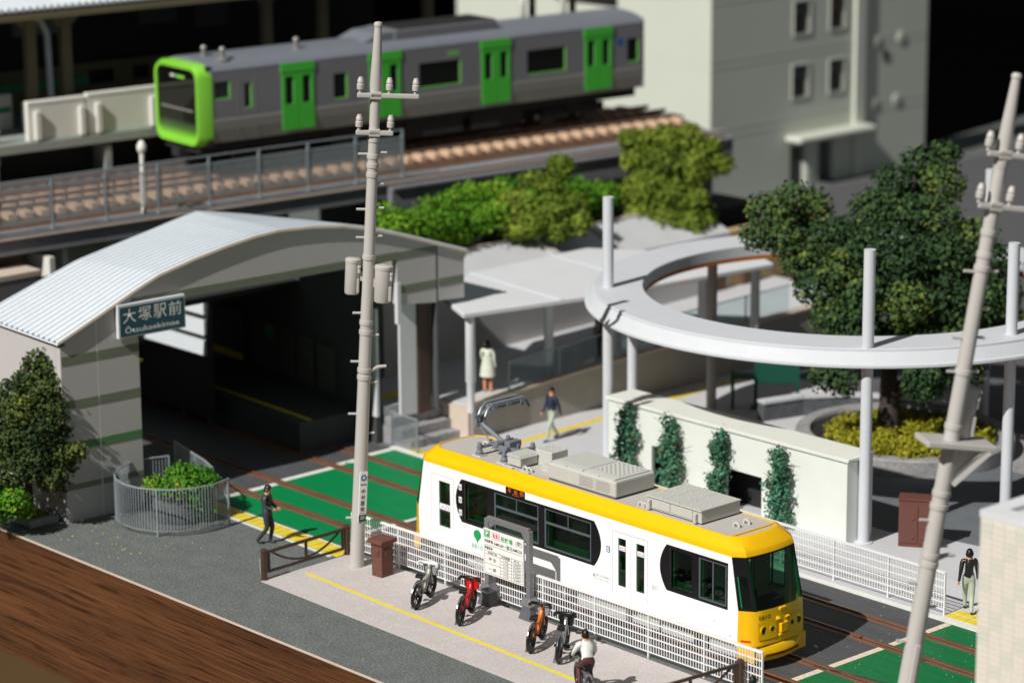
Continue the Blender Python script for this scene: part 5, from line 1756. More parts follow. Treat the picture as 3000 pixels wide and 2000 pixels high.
# ------------------------------------------------------------------ steps beside the station
stp_ = thing('platform_steps', 'grey steps climbing to the tram platform beside the station', 'steps', (-15.2, 6.3, 0))
for k in range(4):
    MB().box(-18.2, -14.5 - 0.42 * k, 5.75, 8.15 - 0.05 * k, 0.30 * k - (0.02 if k == 0 else 0.0), 0.30 * (k + 1) - 0.02).build('step', 'stone' if k < 3 else 'plaza', stp_)
MB().box(-17.0, -16.4, 5.9, 7.4, 1.18, 1.19).build('floor_mark', 'tactile', stp_)
def railing(label, pts, h, zb, bar=0.10, m='railing', name='railing', post_every=1.6):
    return mesh_fence(name, label, pts, h, 0.12, post_every, bar, m, 1, 0.02, zb)
railing('low grey railing at the foot of the platform steps', [(-15.4, 5.72), (-14.1, 5.68)], 1.1, 0.02, 0.08)

# ------------------------------------------------------------------ raised walkway, wall and white shelter
wk = thing('raised_walkway', 'raised concrete walkway with buff coping along the far edge of the plaza', 'walkway', (-14.2, 14, 0))
k = MB()
k.prism([(-14.05, 7.95, 0), (-14.05, 27, 0), (-14.05, 27, 1.72), (-14.05, 14, 1.42), (-14.05, 7.95, 1.14)], (-0.22, 0, 0))
k.build('front_wall', 'concrete', wk)
k = MB()
k.prism([(-14.0, 7.9, 1.14), (-14.0, 14, 1.42), (-14.0, 27, 1.72), (-14.0, 27, 1.80), (-14.0, 14, 1.50), (-14.0, 7.9, 1.22)], (-0.34, 0, 0))
k.build('coping', 'coping', wk)
k = MB()
k.prism([(-14.3, 7.95, 0), (-14.3, 27, 0), (-14.3, 27, 1.58), (-14.3, 14, 1.28), (-14.3, 7.95, 1.1)], (-4.6, 0, 0))
k.build('floor', 'plaza', wk)
MB().box(-18.6, -14.1, 7.80, 7.95, 0, 1.06).build('end_wall', 'coping', wk)
gr_ = thing('glass_balustrade', 'clear glass balustrade with slim posts on the raised walkway', 'balustrade', (-14.2, 14, 1.3))
for i in range(6):
    y0, y1 = 9.6 + i * 2.2, 9.6 + (i + 1) * 2.2
    zf = lambda y: 1.22 + (0.28 * (y - 7.9) / 6.1 if y < 14 else 0.28 + 0.30 * (y - 14) / 13)
    MB().prism([(-14.12, y0, zf(y0)), (-14.12, y1 - 0.04, zf(y1)), (-14.12, y1 - 0.04, zf(y1) + 0.95), (-14.12, y0, zf(y0) + 0.95)], (-0.02, 0, 0)).build('glass_panel', 'cglass', gr_)
    MB().bar((-14.13, y0 - 0.02, zf(y0) - 0.05), (-14.13, y0 - 0.02, zf(y0) + 1.0), 0.02, 0.02).build('post', 'railing', gr_)
    MB().bar((-14.13, y0, zf(y0) + 0.97), (-14.13, y1, zf(y1) + 0.97), 0.02, 0.015).build('hand_rail', 'railing', gr_)
sh = thing('white_shelter', 'long white shelter roof on tapered posts over the raised walkway', 'shelter', (-15, 13, 1.1))
k = MB()
k.prism([(-13.75, 7.35, 4.12), (-12.75, 12.0, 4.12), (-11.95, 19.6, 4.12), (-13.2, 20.2, 4.12), (-18.1, 16.8, 4.12), (-18.0, 11.4, 4.12), (-16.2, 8.5, 4.12)], (0, 0, 0.16))
ro = k.build('roof_slab', 'white', sh, bevel=0.03)
for a, b in (((-18.0, 11.4, 4.285), (-13.0, 10.9, 4.285)), ((-18.1, 15.2, 4.285), (-12.5, 14.6, 4.285))):
    MB().bar(a, b, 0.09, 0.012).build('roof_seam', 'roofwhite', ro)
for (x_, y_) in ((-13.9, 7.75), (-14.75, 11.9), (-14.3, 14.9), (-13.7, 18.0), (-12.6, 19.4)):
    z0 = 1.1 + 0.04 * (y_ - 7.9)
    if x_ < -14.35 or x_ == -13.9:
        pass
    MB().tube([(x_, y_, z0 - 0.1), (x_, y_, 1.95), (x_, y_, 2.0), (x_, y_, 4.13)], [0.12, 0.13, 0.165, 0.15], 16).build('post', 'white', sh, smooth=40)
# grey back wall of the walkway (front of the rooms below the viaduct)
bw = thing('arcade_wall', 'long plain grey wall behind the white shelter', 'wall', (-18.8, 17, 0))
MB().box(-19.2, -18.7, 8.2, 24.5, 0, 3.6).build('panel', 'station', bw)
MB().box(-19.2, -18.72, 24.5, 30, 0, 3.6).build('tan_panel', 'tan', bw)
MB().box(-18.72, -18.6, 25.2, 26.1, 0.2, 3.0).build('brown_door', 'brownwall', bw)
MB().box(-18.68, -18.6, 23.4, 24.3, 0.2, 3.4).build('brown_door', 'brownwall', bw)
emb = MB().prism([(-18.6, 8.9, 3.62), (-18.6, 24.5, 3.62), (-20.3, 24.5, 4.4), (-20.3, 8.9, 4.4)], (0, 0, -0.2))
eo = emb.build('sloping_roof', 'plaza', bw)
MB().box(-20.45, -20.25, 8.9, 24.5, 4.0, 4.46).build('parapet', 'coping', bw)
for y_ in (16.2, 18.9):
    MB().prism([(-18.55, y_, 3.63), (-18.55, y_ + 0.3, 3.63), (-20.3, y_ + 0.3, 4.42), (-20.3, y_, 4.42)], (0, 0, 0.12)).build('roof_rib', 'station', bw)
MB().box(-24.0, -20.45, 8.9, 28, 0, 4.0).build('planting_bed', 'dark', bw)
lp_ = thing('slatted_screen', 'white slatted screen glimpsed through the station opening', 'screen', (-22.4, 2.6, 0))
for z0, z1 in ((2.45, 2.95), (3.12, 3.62), (3.80, 4.25)):
    MB().box(-24.2, -20.9, 2.58, 2.66, z0, z1).build('slat', 'roofwhite', lp_)
MB().box(-24.5, -20.6, 2.67, 2.72, 0.4, 5.0).build('light_stop', 'dark', lp_)  # added panel that stops lamp light passing between the slats
for x_ in (-24.1, -22.4, -21.0):
    MB().bar((x_, 2.76, 0), (x_, 2.76, 4.25), 0.05, 0.03).build('post', 'door_grey', lp_)

# ------------------------------------------------------------------ viaduct with the main-line track (turned 5 degrees)
T0 = Vector((-28.5, 10.0, 0))
TM = Matrix.Translation(T0) @ Matrix.Rotation(R(85), 4, 'Z')    # local x along the track, local y away from the camera
def tk():
    k = MB()
    k.M = TM
    return k
va = thing('railway_viaduct', 'grey railway viaduct carrying the ballasted main-line track', 'viaduct', mtx=TM)
S_0, S_1 = -34.0, 20.2
tk().box(S_0, S_1, -2.75, 9.0, 5.35, 5.9).build('deck', 'viaduct', va)
tk().box(S_0, S_1, -2.80, -2.55, 5.9, 6.02).build('edge_kerb', 'viaduct', va)
tk().box(S_0, S_1, -2.84, -2.80, 5.86, 5.93).build('edge_line', 'coping', va)
tk().box(S_0, S_1, -2.55, -2.15, 5.9, 5.98).build('cable_trough', 'stone', va)
k = tk()
k.prism([(S_0, -1.5, 5.9), (S_0, -0.75, 6.05), (S_0, -0.25, 6.08), (S_0, -0.2, 6.27), (S_0, 0.5, 6.27), (S_0, 0.8, 6.12), (S_0, 3.6, 6.12), (S_0, 4.2, 5.9)], (S_1 - S_0, 0, 0))
k.build('ballast', 'ballast', va)
k = tk()
ns = 0
x_ = -20.0
slm = None
while x_ < S_1 - 0.3:
    if slm is None:
        kk = MB().box(-0.15, 0.15, -0.80, 3.2, -0.15, 0.16)
        slm = kk.mesh('sleeper', 'sleeper')
    so = bpy.data.objects.new('sleeper', slm)
    COL.objects.link(so)
    so.parent = va
    so.location = (x_, 0.0, 6.10)
    x_ += 0.62
for y_ in (0.90, 1.97):
    tk().box(S_0, S_1, y_ - 0.05, y_ + 0.05, 6.24, 6.40).build('rail', 'rail', va)
for s_ in (-30, -20, -8.5, 0.6, 13.0):
    tk().box(s_, s_ + 1.6, 0.5, 5.5, 0, 5.35).build('pier', 'station' if s_ > -9 and s_ < 5 else 'brownwall', va)
tk().box(6.8, 20.0, -2.2, 5.5, 0, 5.3).build('abutment', 'viaduct', va)
tk().box(4.2, S_1, -3.15, -2.86, 4.9, 5.7).build('side_beam', 'viaduct', va)
tk().box(4.2, S_1, -3.25, -2.86, 5.72, 5.80).build('side_ledge', 'viaduct', va)
# railing on the viaduct
rl = thing('viaduct_railing', 'grey bar railing along the near edge of the viaduct', 'railing', mtx=TM)
sA, sB = -19.0, 5.0
for i in range(13):
    s0_, s1_ = sA + (sB - sA) * i / 12, sA + (sB - sA) * (i + 1) / 12
    tk().bar((s0_, -2.68, 5.95), (s0_, -2.68, 7.75), 0.04, 0.035, up=(0, 1, 0)).build('post', 'railing', rl)
    if i == 12:
        break
    k = tk()
    for z in (6.35, 7.45):
        k.bar((s0_, -2.68, z), (s1_, -2.68, z), 0.022, 0.025)
    n = 20
    for q in range(1, n):
        xx = s0_ + (s1_ - s0_) * q / n
        k.bar((xx, -2.68, 6.35), (xx, -2.68, 7.45), 0.018, 0.018, up=(0, 1, 0))
    tag(k.build('bar_panel', 'railing', rl), kind='stuff')
    tk().bar((s0_, -2.68, 7.73), (s1_, -2.68, 7.73), 0.02, 0.02).build('hand_rail', 'railing', rl)
lm = thing('signal_post', 'short white post with round head beside the viaduct railing', 'signal post', mtx=TM @ Matrix.Translation((-5.3, -2.2, 5.98)))
tk().tube([(-5.3, -2.2, 5.98), (-5.3, -2.2, 8.05)], 0.085, 10).build('post', 'platwall', lm, smooth=50)
tk().lathe([(0.06, 0), (0.15, 0.1), (0.17, 0.25), (0.09, 0.42), (0.03, 0.46)], 14, (-5.3, -2.2, 8.0)).build('head', 'platwall', lm, smooth=50)

# ------------------------------------------------------------------ commuter train
TRB = TM @ Matrix.Translation((-1.75, 0, 6.38))
tr = thing('commuter_train', 'grey commuter train car with green doors and lime green rounded front', 'train', mtx=TRB)
def tz(z):
    return z
def km():
    k = MB()
    k.M = TM
    return k
L0, L1, W_ = -1.75, 18.35, 2.92
SKz, EVz = 7.55, 10.02
doors = [(1.72, 3.06), (5.48, 6.84), (10.52, 11.84), (15.42, 16.74)]
wins = [(3.93, 4.55), (7.68, 9.6), (12.66, 14.54), (17.52, 18.12)]
TU, TV = Vector((1, 0, 0)), Z
holes = [(a, b, 8.56, 9.50) for a, b in wins] + [(-1.05, -0.38, 9.06, 9.70), (0.16, 0.50, 8.65, 9.55)]
for a, b in doors:
    m_ = (a + b) / 2
    holes += [(a + 0.13, m_ - 0.19, 8.62, 9.60), (m_ + 0.19, b - 0.13, 8.62, 9.60)]
sdm = km().holed((0, 0, 0), TU, Z, (L0 + 0.55, L1), (8.38, EVz), holes, 0.08)
sdm.build('side_panel', 'train_grey', tr)
k = km()
k.loft([[(L0 + 0.55, 0.0, 8.38), (L1, 0.0, 8.38)], [(L0 + 0.55, -0.02, 8.34), (L1, -0.02, 8.34)], [(L0 + 0.55, 0.0, 8.0), (L1, 0.0, 8.0)], [(L0 + 0.55, 0.07, SKz), (L1, 0.07, SKz)], [(L0 + 0.55, 0.3, SKz), (L1, 0.3, SKz)]])
k.build('side_panel', 'train_grey2', tr)
km().box(L0 + 0.55, L1, W_ - 0.08, W_, SKz, EVz).build('side_panel', 'train_grey', tr)
km().box(L1 - 0.08, L1 - 0.001, 0.0, W_, SKz, EVz + 0.2).build('end_panel', 'train_grey', tr)
for a, b in doors:
    m_ = (a + b) / 2
    k = km()
    hl = [(a + 0.13, m_ - 0.19, 8.62, 9.60), (m_ + 0.19, b - 0.13, 8.62, 9.60)]
    k.holed((0, -0.035, 0), TU, Z, (a, m_ - 0.012), (7.70, 9.74), hl[:1], 0.034)
    k.holed((0, -0.035, 0), TU, Z, (m_ + 0.012, b), (7.70, 9.74), hl[1:], 0.034)
    d_ = k.build('door', 'train_green', tr)
    for h in hl:
        km().box(h[0], h[1], 0.03, 0.04, h[2], h[3]).build('door_pane', 'twin', d_)
    km().box(a - 0.04, b + 0.04, -0.05, -0.001, 9.76, 10.08).build('door_header', 'train_green', tr)
for a, b in wins + [(-1.05, -0.38), (0.16, 0.50)]:
    z0, z1 = (8.56, 9.50) if (a, b) in wins else ((9.06, 9.70) if a < 0 else (8.65, 9.55))
    wo = km().box(a, b, 0.05, 0.06, z0, z1).build('window_pane', 'twin', tr)
    k = km()
    k.box(b - 0.07, b - 0.001, 0.005, 0.05, z0, z1)
    k.box(a, b - 0.07, 0.005, 0.05, z0, z0 + 0.06)
    k.build('pane_edge', 'train_edge', wo)
km().box(-0.12, -0.09, -0.01, -0.001, 7.8, 9.78).box(0.62, 0.65, -0.01, -0.001, 7.8, 9.78).build('cab_door_frame', 'train_grey2', tr)
km().box(17.0, 17.3, -0.008, -0.001, 9.3, 9.55).build('blue_mark', 'inkblue', tr)
km().box(9.0, 9.5, -0.008, -0.001, 9.66, 9.82).build('destination_panel', 'train_edge', tr)
# roof
rows = []
prof = [(0.0, EVz), (-0.01, 10.07), (0.05, 10.16), (0.22, 10.28), (0.7, 10.40), (1.46, 10.46), (2.22, 10.40), (2.7, 10.28), (2.87, 10.16), (2.93, 10.07), (2.92, EVz)]
for s_ in (L0 + 0.5, L1):
    rows.append([(s_, y_, z_) for y_, z_ in prof])
ro = km().loft(rows, cap0=True, cap1=True).build('roof', 'train_roof', tr, smooth=35)
ac = km().box(7.0, 11.7, 0.55, 2.35, 10.36, 10.72).build('roof_unit', 'train_grey', tr, bevel=0.05)
k = km()
for i in range(22):
    for j in range(5):
        k.box(7.25 + i * 0.2, 7.38 + i * 0.2, 0.60 + j * 0.34, 0.86 + j * 0.34, 10.72, 10.755)
tag(k.build('grille', 'dark', ac), kind='stuff')
km().prism([(5.6, 0.6, 10.38), (7.0, 0.6, 10.38), (7.0, 0.6, 10.70), (6.3, 0.6, 10.66)], (0, 1.7, 0)).build('roof_fairing', 'train_roof', tr, bevel=0.03)
for s_, y_ in ((-0.65, 1.3), (-0.35, 0.55), (2.95, 0.9)):
    km().lathe([(0.25, 0), (0.24, 0.05), (0.10, 0.07), (0.09, 0.32), (0.12, 0.38), (0.08, 0.45), (0.02, 0.47)], 12, (s_, y_, 10.36)).build('roof_antenna', 'train_grey2', tr, smooth=40)
# front: lime frame round a dark panel with printed fade
def rrect(y0, y1, z0, z1, r, n=5):
    pts = []
    for cx, cz, a0 in ((y1 - r, z1 - r, 0), (y0 + r, z1 - r, 90), (y0 + r, z0 + r, 180), (y1 - r, z0 + r, 270)):
        for q in range(n + 1):
            a = R(a0 + 90 * q / n)
            pts.append((cx + r * math.cos(a), cz + r * math.sin(a)))
    return pts
o_ = rrect(-0.02, W_ + 0.02, 7.42, 10.30, 0.42)
o2 = rrect(0.04, W_ - 0.04, 7.48, 10.22, 0.42)
i_ = rrect(0.15, W_ - 0.15, 7.68, 10.12, 0.36)
def lift(p, s_):
    return [(s_, y_, z_) for y_, z_ in p]
k = km()
k.loft([lift(o_, L0 + 0.60), lift(o_, L0 + 0.16), lift(o2, L0), lift(i_, L0 + 0.02), lift(i_, L0 + 0.10)], closed=True)
fo = k.build('front_frame', 'train_lime', tr, smooth=40)
kf = MB()
pf = [(L0 + 0.07, y_, z_) for y_, z_ in i_]
kf.M = TM
kf.prism(pf, (0.04, 0, 0))
fpo = kf.build('front_panel', 'tfront', fo)
km().box(L0 + 0.064, L0 + 0.07, 0.85, 2.0, 9.74, 9.90).build('front_display', 'tram_black', fo)
km().box(L0 + 0.061, L0 + 0.064, 0.95, 1.5, 9.77, 9.87).build('display_text', 'train_lime', fo)
km().box(L0 + 0.061, L0 + 0.064, 1.6, 1.9, 9.79, 9.86).build('display_text', 'inkwhite', fo)
km().box(L0 + 0.03, L0 + 0.07, 0.4, W_ - 0.4, 8.66, 8.72).build('wiper_line', 'train_grey2', fo)
km().box(L0 + 0.4, L0 + 0.62, 0.03, W_ - 0.03, 7.45, 10.25).build('front_core', 'dark', tr)
# underfloor
k = km()
for s0_, s1_ in ((3.9, 6.6), (7.2, 9.8), (10.2, 12.6)):
    k.box(s0_, s1_, 0.22, W_ - 0.22, 6.75, SKz)
k.box(L0 + 0.2, L1 - 0.2, 0.3, W_ - 0.3, 7.2, SKz + 0.05)
k.build('underfloor_equipment', 'dark', tr)
for sb in (1.6, 15.3):
    k = km()
    k.box(sb - 1.5, sb + 1.5, 0.55, 0.72, 6.75, 7.10)
    k.box(sb - 1.5, sb + 1.5, 2.2, 2.37, 6.75, 7.10)
    k.box(sb - 0.4, sb + 0.4, 0.5, 2.42, 6.8, 7.3)
    bo = k.build('bogie', 'dark', tr, bevel=0.03)
    for dx in (-1.05, 1.05):
        for y_ in (0.86, 1.98):
            wm = MB()
            wm.M = TM @ Matrix.Translation((sb + dx, y_, 6.82)) @ Matrix.Rotation(R(90), 4, 'X')
            wm.lathe([(0.43, -0.06), (0.43, 0.03), (0.40, 0.06), (0.12, 0.07)], 20)
            wm.build('wheel', 'equipdark', bo, smooth=40)
km().box(L0 - 0.1, L0 + 0.5, 1.2, 1.7, 7.0, 7.3).build('coupler', 'dark', tr)

# ------------------------------------------------------------------ platform left of the train
PY = 3.3
pf_ = thing('railway_platform', 'grey railway platform edge with dark gap beneath, left of the green train', 'platform', mtx=TM @ Matrix.Translation((-4, PY, 7.4)))
tk().box(-8.1, 12.6, PY, PY + 6.5, 7.52, 7.76).build('slab', 'platform', pf_)
tk().box(-8.15, 12.6, PY - 0.06, PY + 0.25, 7.44, 7.74).build('edge_beam', 'platform', pf_)
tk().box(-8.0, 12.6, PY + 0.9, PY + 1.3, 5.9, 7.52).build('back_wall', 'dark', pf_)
for s_ in (-8.05, -3.6, 0.9):
    k = tk()
    k.prism([(s_, PY + 0.02, 5.9), (s_, PY + 0.02, 7.3), (s_, PY + 0.9, 7.3), (s_, PY + 0.9, 5.9)], (0.25, 0, 0))
    k.build('support', 'platform', pf_)
tk().box(-8, 12.6, PY - 0.35, PY - 0.05, 5.9, 6.5).build('footing', 'viaduct', pf_)
pd = thing('platform_door_wall', 'white platform door panels lined up along the platform edge', 'platform doors', mtx=TM @ Matrix.Translation((-4, PY, 7.62)))
for s0_, s1_, h_ in ((-6.55, -4.25, 1.36), (-4.2, -1.3, 1.42), (-1.2, 2.0, 1.42)):
    po = tk().box(s0_, s1_, PY + 0.1, PY + 0.35, 7.76, 7.80 + h_).build('door_panel', 'platwall', pd, bevel=0.03)
    tk().box(s0_ + 0.02, s1_ - 0.02, PY + 0.085, PY + 0.1, 7.80 + h_ - 0.12, 7.80 + h_ - 0.04).build('panel_rib', 'platwall', po)
    for q in (0.10, 0.86):
        ss = s0_ + (s1_ - s0_) * q
        tk().box(ss, ss + 0.22, PY - 0.06, PY + 0.1, 7.80, 7.80 + h_ * 0.75).build('door_guide', 'platwall', po, bevel=0.03)
ps = thing('platform_barrier', 'white barrier wall with green stripe at the far end of the platform', 'barrier', mtx=TM @ Matrix.Translation((-8, PY + 3, 7.62)))
tk().box(-12.0, -5.6, PY + 3.0, PY + 3.2, 7.62, 9.0).build('panel', 'platwall', ps, bevel=0.05)
tk().box(-12.0, -5.7, PY + 2.98, PY + 3.0, 8.35, 8.55).build('stripe', 'platgreen', ps)
pr = thing('platform_end_railing', 'grey railing and white boxes at the platform end', 'railing', mtx=TM @ Matrix.Translation((-9, PY, 6.6)))
for z in (7.7, 8.2, 8.7):
    tk().bar((-12, PY + 0.4, z), (-7.5, PY + 0.4, z), 0.05, 0.05).build('rail', 'railing', pr)
for s_ in (-11.5, -10, -8.8, -7.6):
    tk().bar((s_, PY + 0.4, 7.0), (s_, PY + 0.4, 8.7), 0.05, 0.05, up=(0, 1, 0)).build('post', 'railing', pr)
for i, (s_, y_, lab) in enumerate(((-5.5, 5.0, 'olive platform pillar with a curved downpipe beside it'), (-4.1, 5.0, 'olive platform pillar with a small gusset at its head'), (4.7, 5.6, 'olive platform pillar rising behind the train roof'), (7.2, 5.6, 'olive platform pillar behind the roof unit of the train'), (12.1, 5.6, 'olive platform pillar against the pale building'))):
    p_ = thing('platform_pillar', lab, 'pillar', mtx=TM @ Matrix.Translation((s_, y_, 7.62)), group='platform pillars')
    tk().box(s_ - 0.19, s_ + 0.19, y_ - 0.15, y_ + 0.15, 7.62, 11.95).build('shaft', 'olive', p_)
    tk().box(s_ - 0.3, s_ + 0.3, y_ - 0.3, y_ + 0.3, 7.62, 8.9).build('casing', 'platwall' if i < 2 else 'olive', p_, bevel=0.08)
    k = tk()
    k.prism([(s_ + 0.19, y_ - 0.1, 11.95), (s_ + 0.75, y_ - 0.1, 11.95), (s_ + 0.19, y_ - 0.1, 11.4)], (0, 0.2, 0))
    k.prism([(s_ - 0.19, y_ - 0.1, 11.95), (s_ - 0.75, y_ - 0.1, 11.95), (s_ - 0.19, y_ - 0.1, 11.4)], (0, 0.2, 0))
    k.build('gusset', 'olive', p_)
dpipe = tk().tube([(-6.4, 5.0, 11.85), (-5.4, 5.0, 11.85), (-5.0, 5.0, 11.65), (-4.8, 5.0, 11.2), (-4.75, 5.0, 8.9)], 0.12, 12)
solo(dpipe, 'downpipe', 'pipe', 'pale grey bent downpipe between two olive platform pillars', 'pipe', tuple(TM @ Vector((-4.75, 5.0, 8.9))), smooth=50)
rf = thing('platform_roof', 'platform canopy with white corrugated edge above the pillars', 'canopy', mtx=TM @ Matrix.Translation((-2, 5.5, 12)))
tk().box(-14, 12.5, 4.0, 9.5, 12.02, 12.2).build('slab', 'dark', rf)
tk().box(-14, 12.5, 3.9, 4.0, 11.9, 12.1).build('edge_beam', 'olive', rf)
k = tk()
for i in range(96):
    s_ = -13.9 + i * 0.275
    k.tube([(s_, 4.0, 12.26), (s_, 9.4, 12.30)], 0.11, 6)
tag(k.build('corrugated_sheet', 'roofwhite', rf, smooth=60), kind='stuff')
tk().box(-5.4, -3.6, 6.2, 6.5, 11.0, 11.9).build('hanging_sign', 'door_grey', rf) 
tk().box(-0.4, 1.2, 6.2, 6.4, 11.0, 11.9).build('hanging_sign', 'dark', rf)
tk().box(2.0, 3.4, 6.2, 6.4, 10.7, 11.9).build('hanging_sign', 'dark', rf)
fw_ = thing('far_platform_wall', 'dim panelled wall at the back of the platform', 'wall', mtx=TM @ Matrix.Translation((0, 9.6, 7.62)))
tk().box(-14, 12.3, 9.6, 9.8, 7.0, 12.2).build('panel', 'dark', fw_)  # dark colour stands for the shade inside the roofed platform
k = tk()
k.holed((0, 9.2, 0), TU, Z, (-5.2, 5), (7.62, 9.3), [(-0.9, 0.2, 8.5, 9.0), (1.0, 1.7, 8.5, 9.0)], 0.1)
k.build('low_screen', 'olive', fw_)
tk().box(-5.2, -0.95, 9.08, 9.10, 8.55, 8.8).build('stripe', 'platgreen', fw_)
# catenary mast with insulators near the far end of the car
cm_ = thing('catenary_mast', 'dark steel mast with white insulators behind the far end of the train', 'mast', mtx=TM @ Matrix.Translation((17, 3.6, 5.9)))
for s_ in (15.6, 17.6):
    tk().tube([(s_, 3.5, 5.9), (s_, 3.5, 13.2)], 0.14, 10).build('post', 'black', cm_, smooth=50)
    tk().lathe([(0.06, 0), (0.13, 0.1), (0.1, 0.5), (0.14, 0.6), (0.05, 0.8)], 10, (s_ - 0.55, 3.4, 10.2)).build('insulator', 'platwall', cm_, smooth=50)
tk().box(14.2, 18.0, 3.4, 3.6, 11.4, 11.7).build('beam', 'black', cm_)

# ------------------------------------------------------------------ things below the viaduct, left
bb = thing('kerb_block', 'rough grey stone block with pale top below the viaduct', 'block', (-26.5, -4, 0))
MB().box(-27.1, -25.9, -10, -0.25, 0, 4.75).build('block', 'stone', bb, bevel=0.05)
MB().box(-27.14, -25.86, -10, -0.21, 4.75, 4.92).build('top', 'coping', bb)
bw_ = thing('under_wall', 'brown wall in shade under the viaduct behind the stone block', 'wall', (-28, -4, 0))
MB().box(-29, -27.4, -9, 0.15, 0, 5.3).build('panel', 'brownwall', bw_)
ww = thing('return_wall', 'white wall end standing under the viaduct beside the shed roof', 'wall', (-26.6, 0.6, 0))
MB().box(-28.2, -26.3, 0.40, 0.60, 0, 5.15).build('panel', 'platwall', ww)
gw_ = thing('pale_panel_wall', 'pale ribbed panel wall under the viaduct behind the shed ridge', 'wall', (-28.6, 4, 0))
MB().box(-28.9, -28.7, 1.0, 7.0, 0, 5.34).build('panel', 'building', gw_)
MB().box(-28.7, -26.9, 1.3, 1.5, 4.2, 5.34).build('pale_end', 'platwall', gw_)
MB().box(-28.7, -26.9, 4.2, 4.4, 4.6, 5.34).build('pale_end', 'platwall', gw_)

# ------------------------------------------------------------------ ring canopy
RC, RO, RI = Vector((-3.95, 14.48, 0)), 8.15, 6.38
rg = thing('ring_canopy', 'large white ring-shaped canopy carried on slender white columns', 'canopy', tuple(RC))
def circ(r, z, n=120):
    return [(RC.x + r * math.cos(2 * math.pi * k / n), RC.y + r * math.sin(2 * math.pi * k / n), z) for k in range(n)]
MB().loft([circ(RI, 5.32), circ(RI, 5.66), circ(RI + 0.02, 5.68), circ(RO - 0.30, 5.68), circ(RO - 0.28, 5.66), circ(RO - 0.28, 5.59), circ(RO - 0.25, 5.585), circ(RO - 0.06, 5.30), circ(RO - 0.01, 5.28), circ(RO, 5.26), circ(RO, 5.20), circ(RO - 0.03, 5.17)], closed=True).build('deck', 'ringwhite', rg, smooth=18)
MB().loft([circ(RO - 0.05, 5.17), circ(RI + 0.05, 5.17), circ(RI, 5.20), circ(RI, 5.32)], closed=True).build('soffit', 'orange', rg, smooth=35)
for (x_, y_, top) in ((1.41, 8.95, 8.45), (-8.92, 8.95, 8.45), (3.2, 13.0, 8.3), (-10.55, 11.6, 5.4), (-10.95, 15.6, 5.4), (-4.2, 21.2, 8.3), (2.0, 18.3, 5.4)):
    co = MB().tube([(x_, y_, 0.0), (x_, y_, top)], 0.165, 20).build('column', 'ringwhite' if x_ != -10.95 else 'concrete', rg, smooth=50)
    MB().lathe([(0.26, 0), (0.26, 0.03), (0.17, 0.05)], 20, (x_, y_, 0.02)).build('foot_plate', 'ringwhite', co)

# ------------------------------------------------------------------ pale hut wall with climbing shrubs
hu_ = thing('service_hut', 'pale green box-shaped hut with flat top and dark doorway behind the far fence', 'hut', (-3.6, 9.0, 0))
k = MB()
k.holed((0, 8.42, 0), X, Z, (-8.35, 1.22), (0.0, 2.38), [(-6.50, -5.75, 0.1, 1.32), (-3.45, -2.02, 0.1, 1.28)], 0.12)
k.build('front_wall', 'greencard', hu_)
MB().box(-8.35, -8.25, 8.54, 9.5, 0, 2.38).box(1.10, 1.22, 8.54, 9.5, 0, 2.38).box(-8.25, 1.10, 9.4, 9.5, 0, 2.38).build('side_wall', 'greencard', hu_)
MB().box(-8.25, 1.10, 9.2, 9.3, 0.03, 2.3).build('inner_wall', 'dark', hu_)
MB().prism([(-8.45, 8.36, 2.38), (1.30, 8.36, 2.42), (1.25, 9.56, 2.42), (-8.45, 9.56, 2.38)], (0, 0, 0.10)).build('roof_slab', 'greencard', hu_, bevel=0.015)
for i, (x_, w_) in enumerate(((-7.3, 0.52), (-5.42, 0.58), (-3.38, 0.48), (-1.12, 0.58))):
    sb = thing('climbing_shrub', ['slim teal climbing shrub at the end of the hut by the column', 'teal climbing shrub beside the narrow doorway of the hut', 'teal climbing shrub with bare brown top beside the wide dark doorway', 'spreading teal climbing shrub between the wide doorway and the hut corner'][i], 'shrub', (x_, 8.15, 0.02))
    MB().tube([(x_, 8.2, 0.0), (x_ + 0.03, 8.2, 1.2), (x_ - 0.02, 8.2, 2.3)], [0.05, 0.04, 0.015], 6).build('stem', 'bark', sb)
    tw = MB()
    for q in range(16):
        z = 0.5 + 1.9 * rng.random()
        a = rng.uniform(-1, 1)
        tw.tube([(x_, 8.2, z - 0.25), (x_ + a * w_ * 1.1, 8.2 - 0.25 * rng.random(), z + 0.12 * rng.random())], [0.014, 0.006], 4)
    tw.build('twigs', 'bark', sb)
    bl_ = []
    for q in range(15):
        z = 0.25 + 2.05 * q / 14
        k_ = 1 - 0.45 * (q / 14) ** 2
        bl_.append((x_ + rng.uniform(-0.5, 0.5) * w_ * k_, 8.13 + rng.uniform(-0.10, 0.08), z, 0.33 * k_, 0.20, 0.22))
    leaves('leaves', bl_, 0.125, 1500, 'f_teal', sb, shell=0.25)

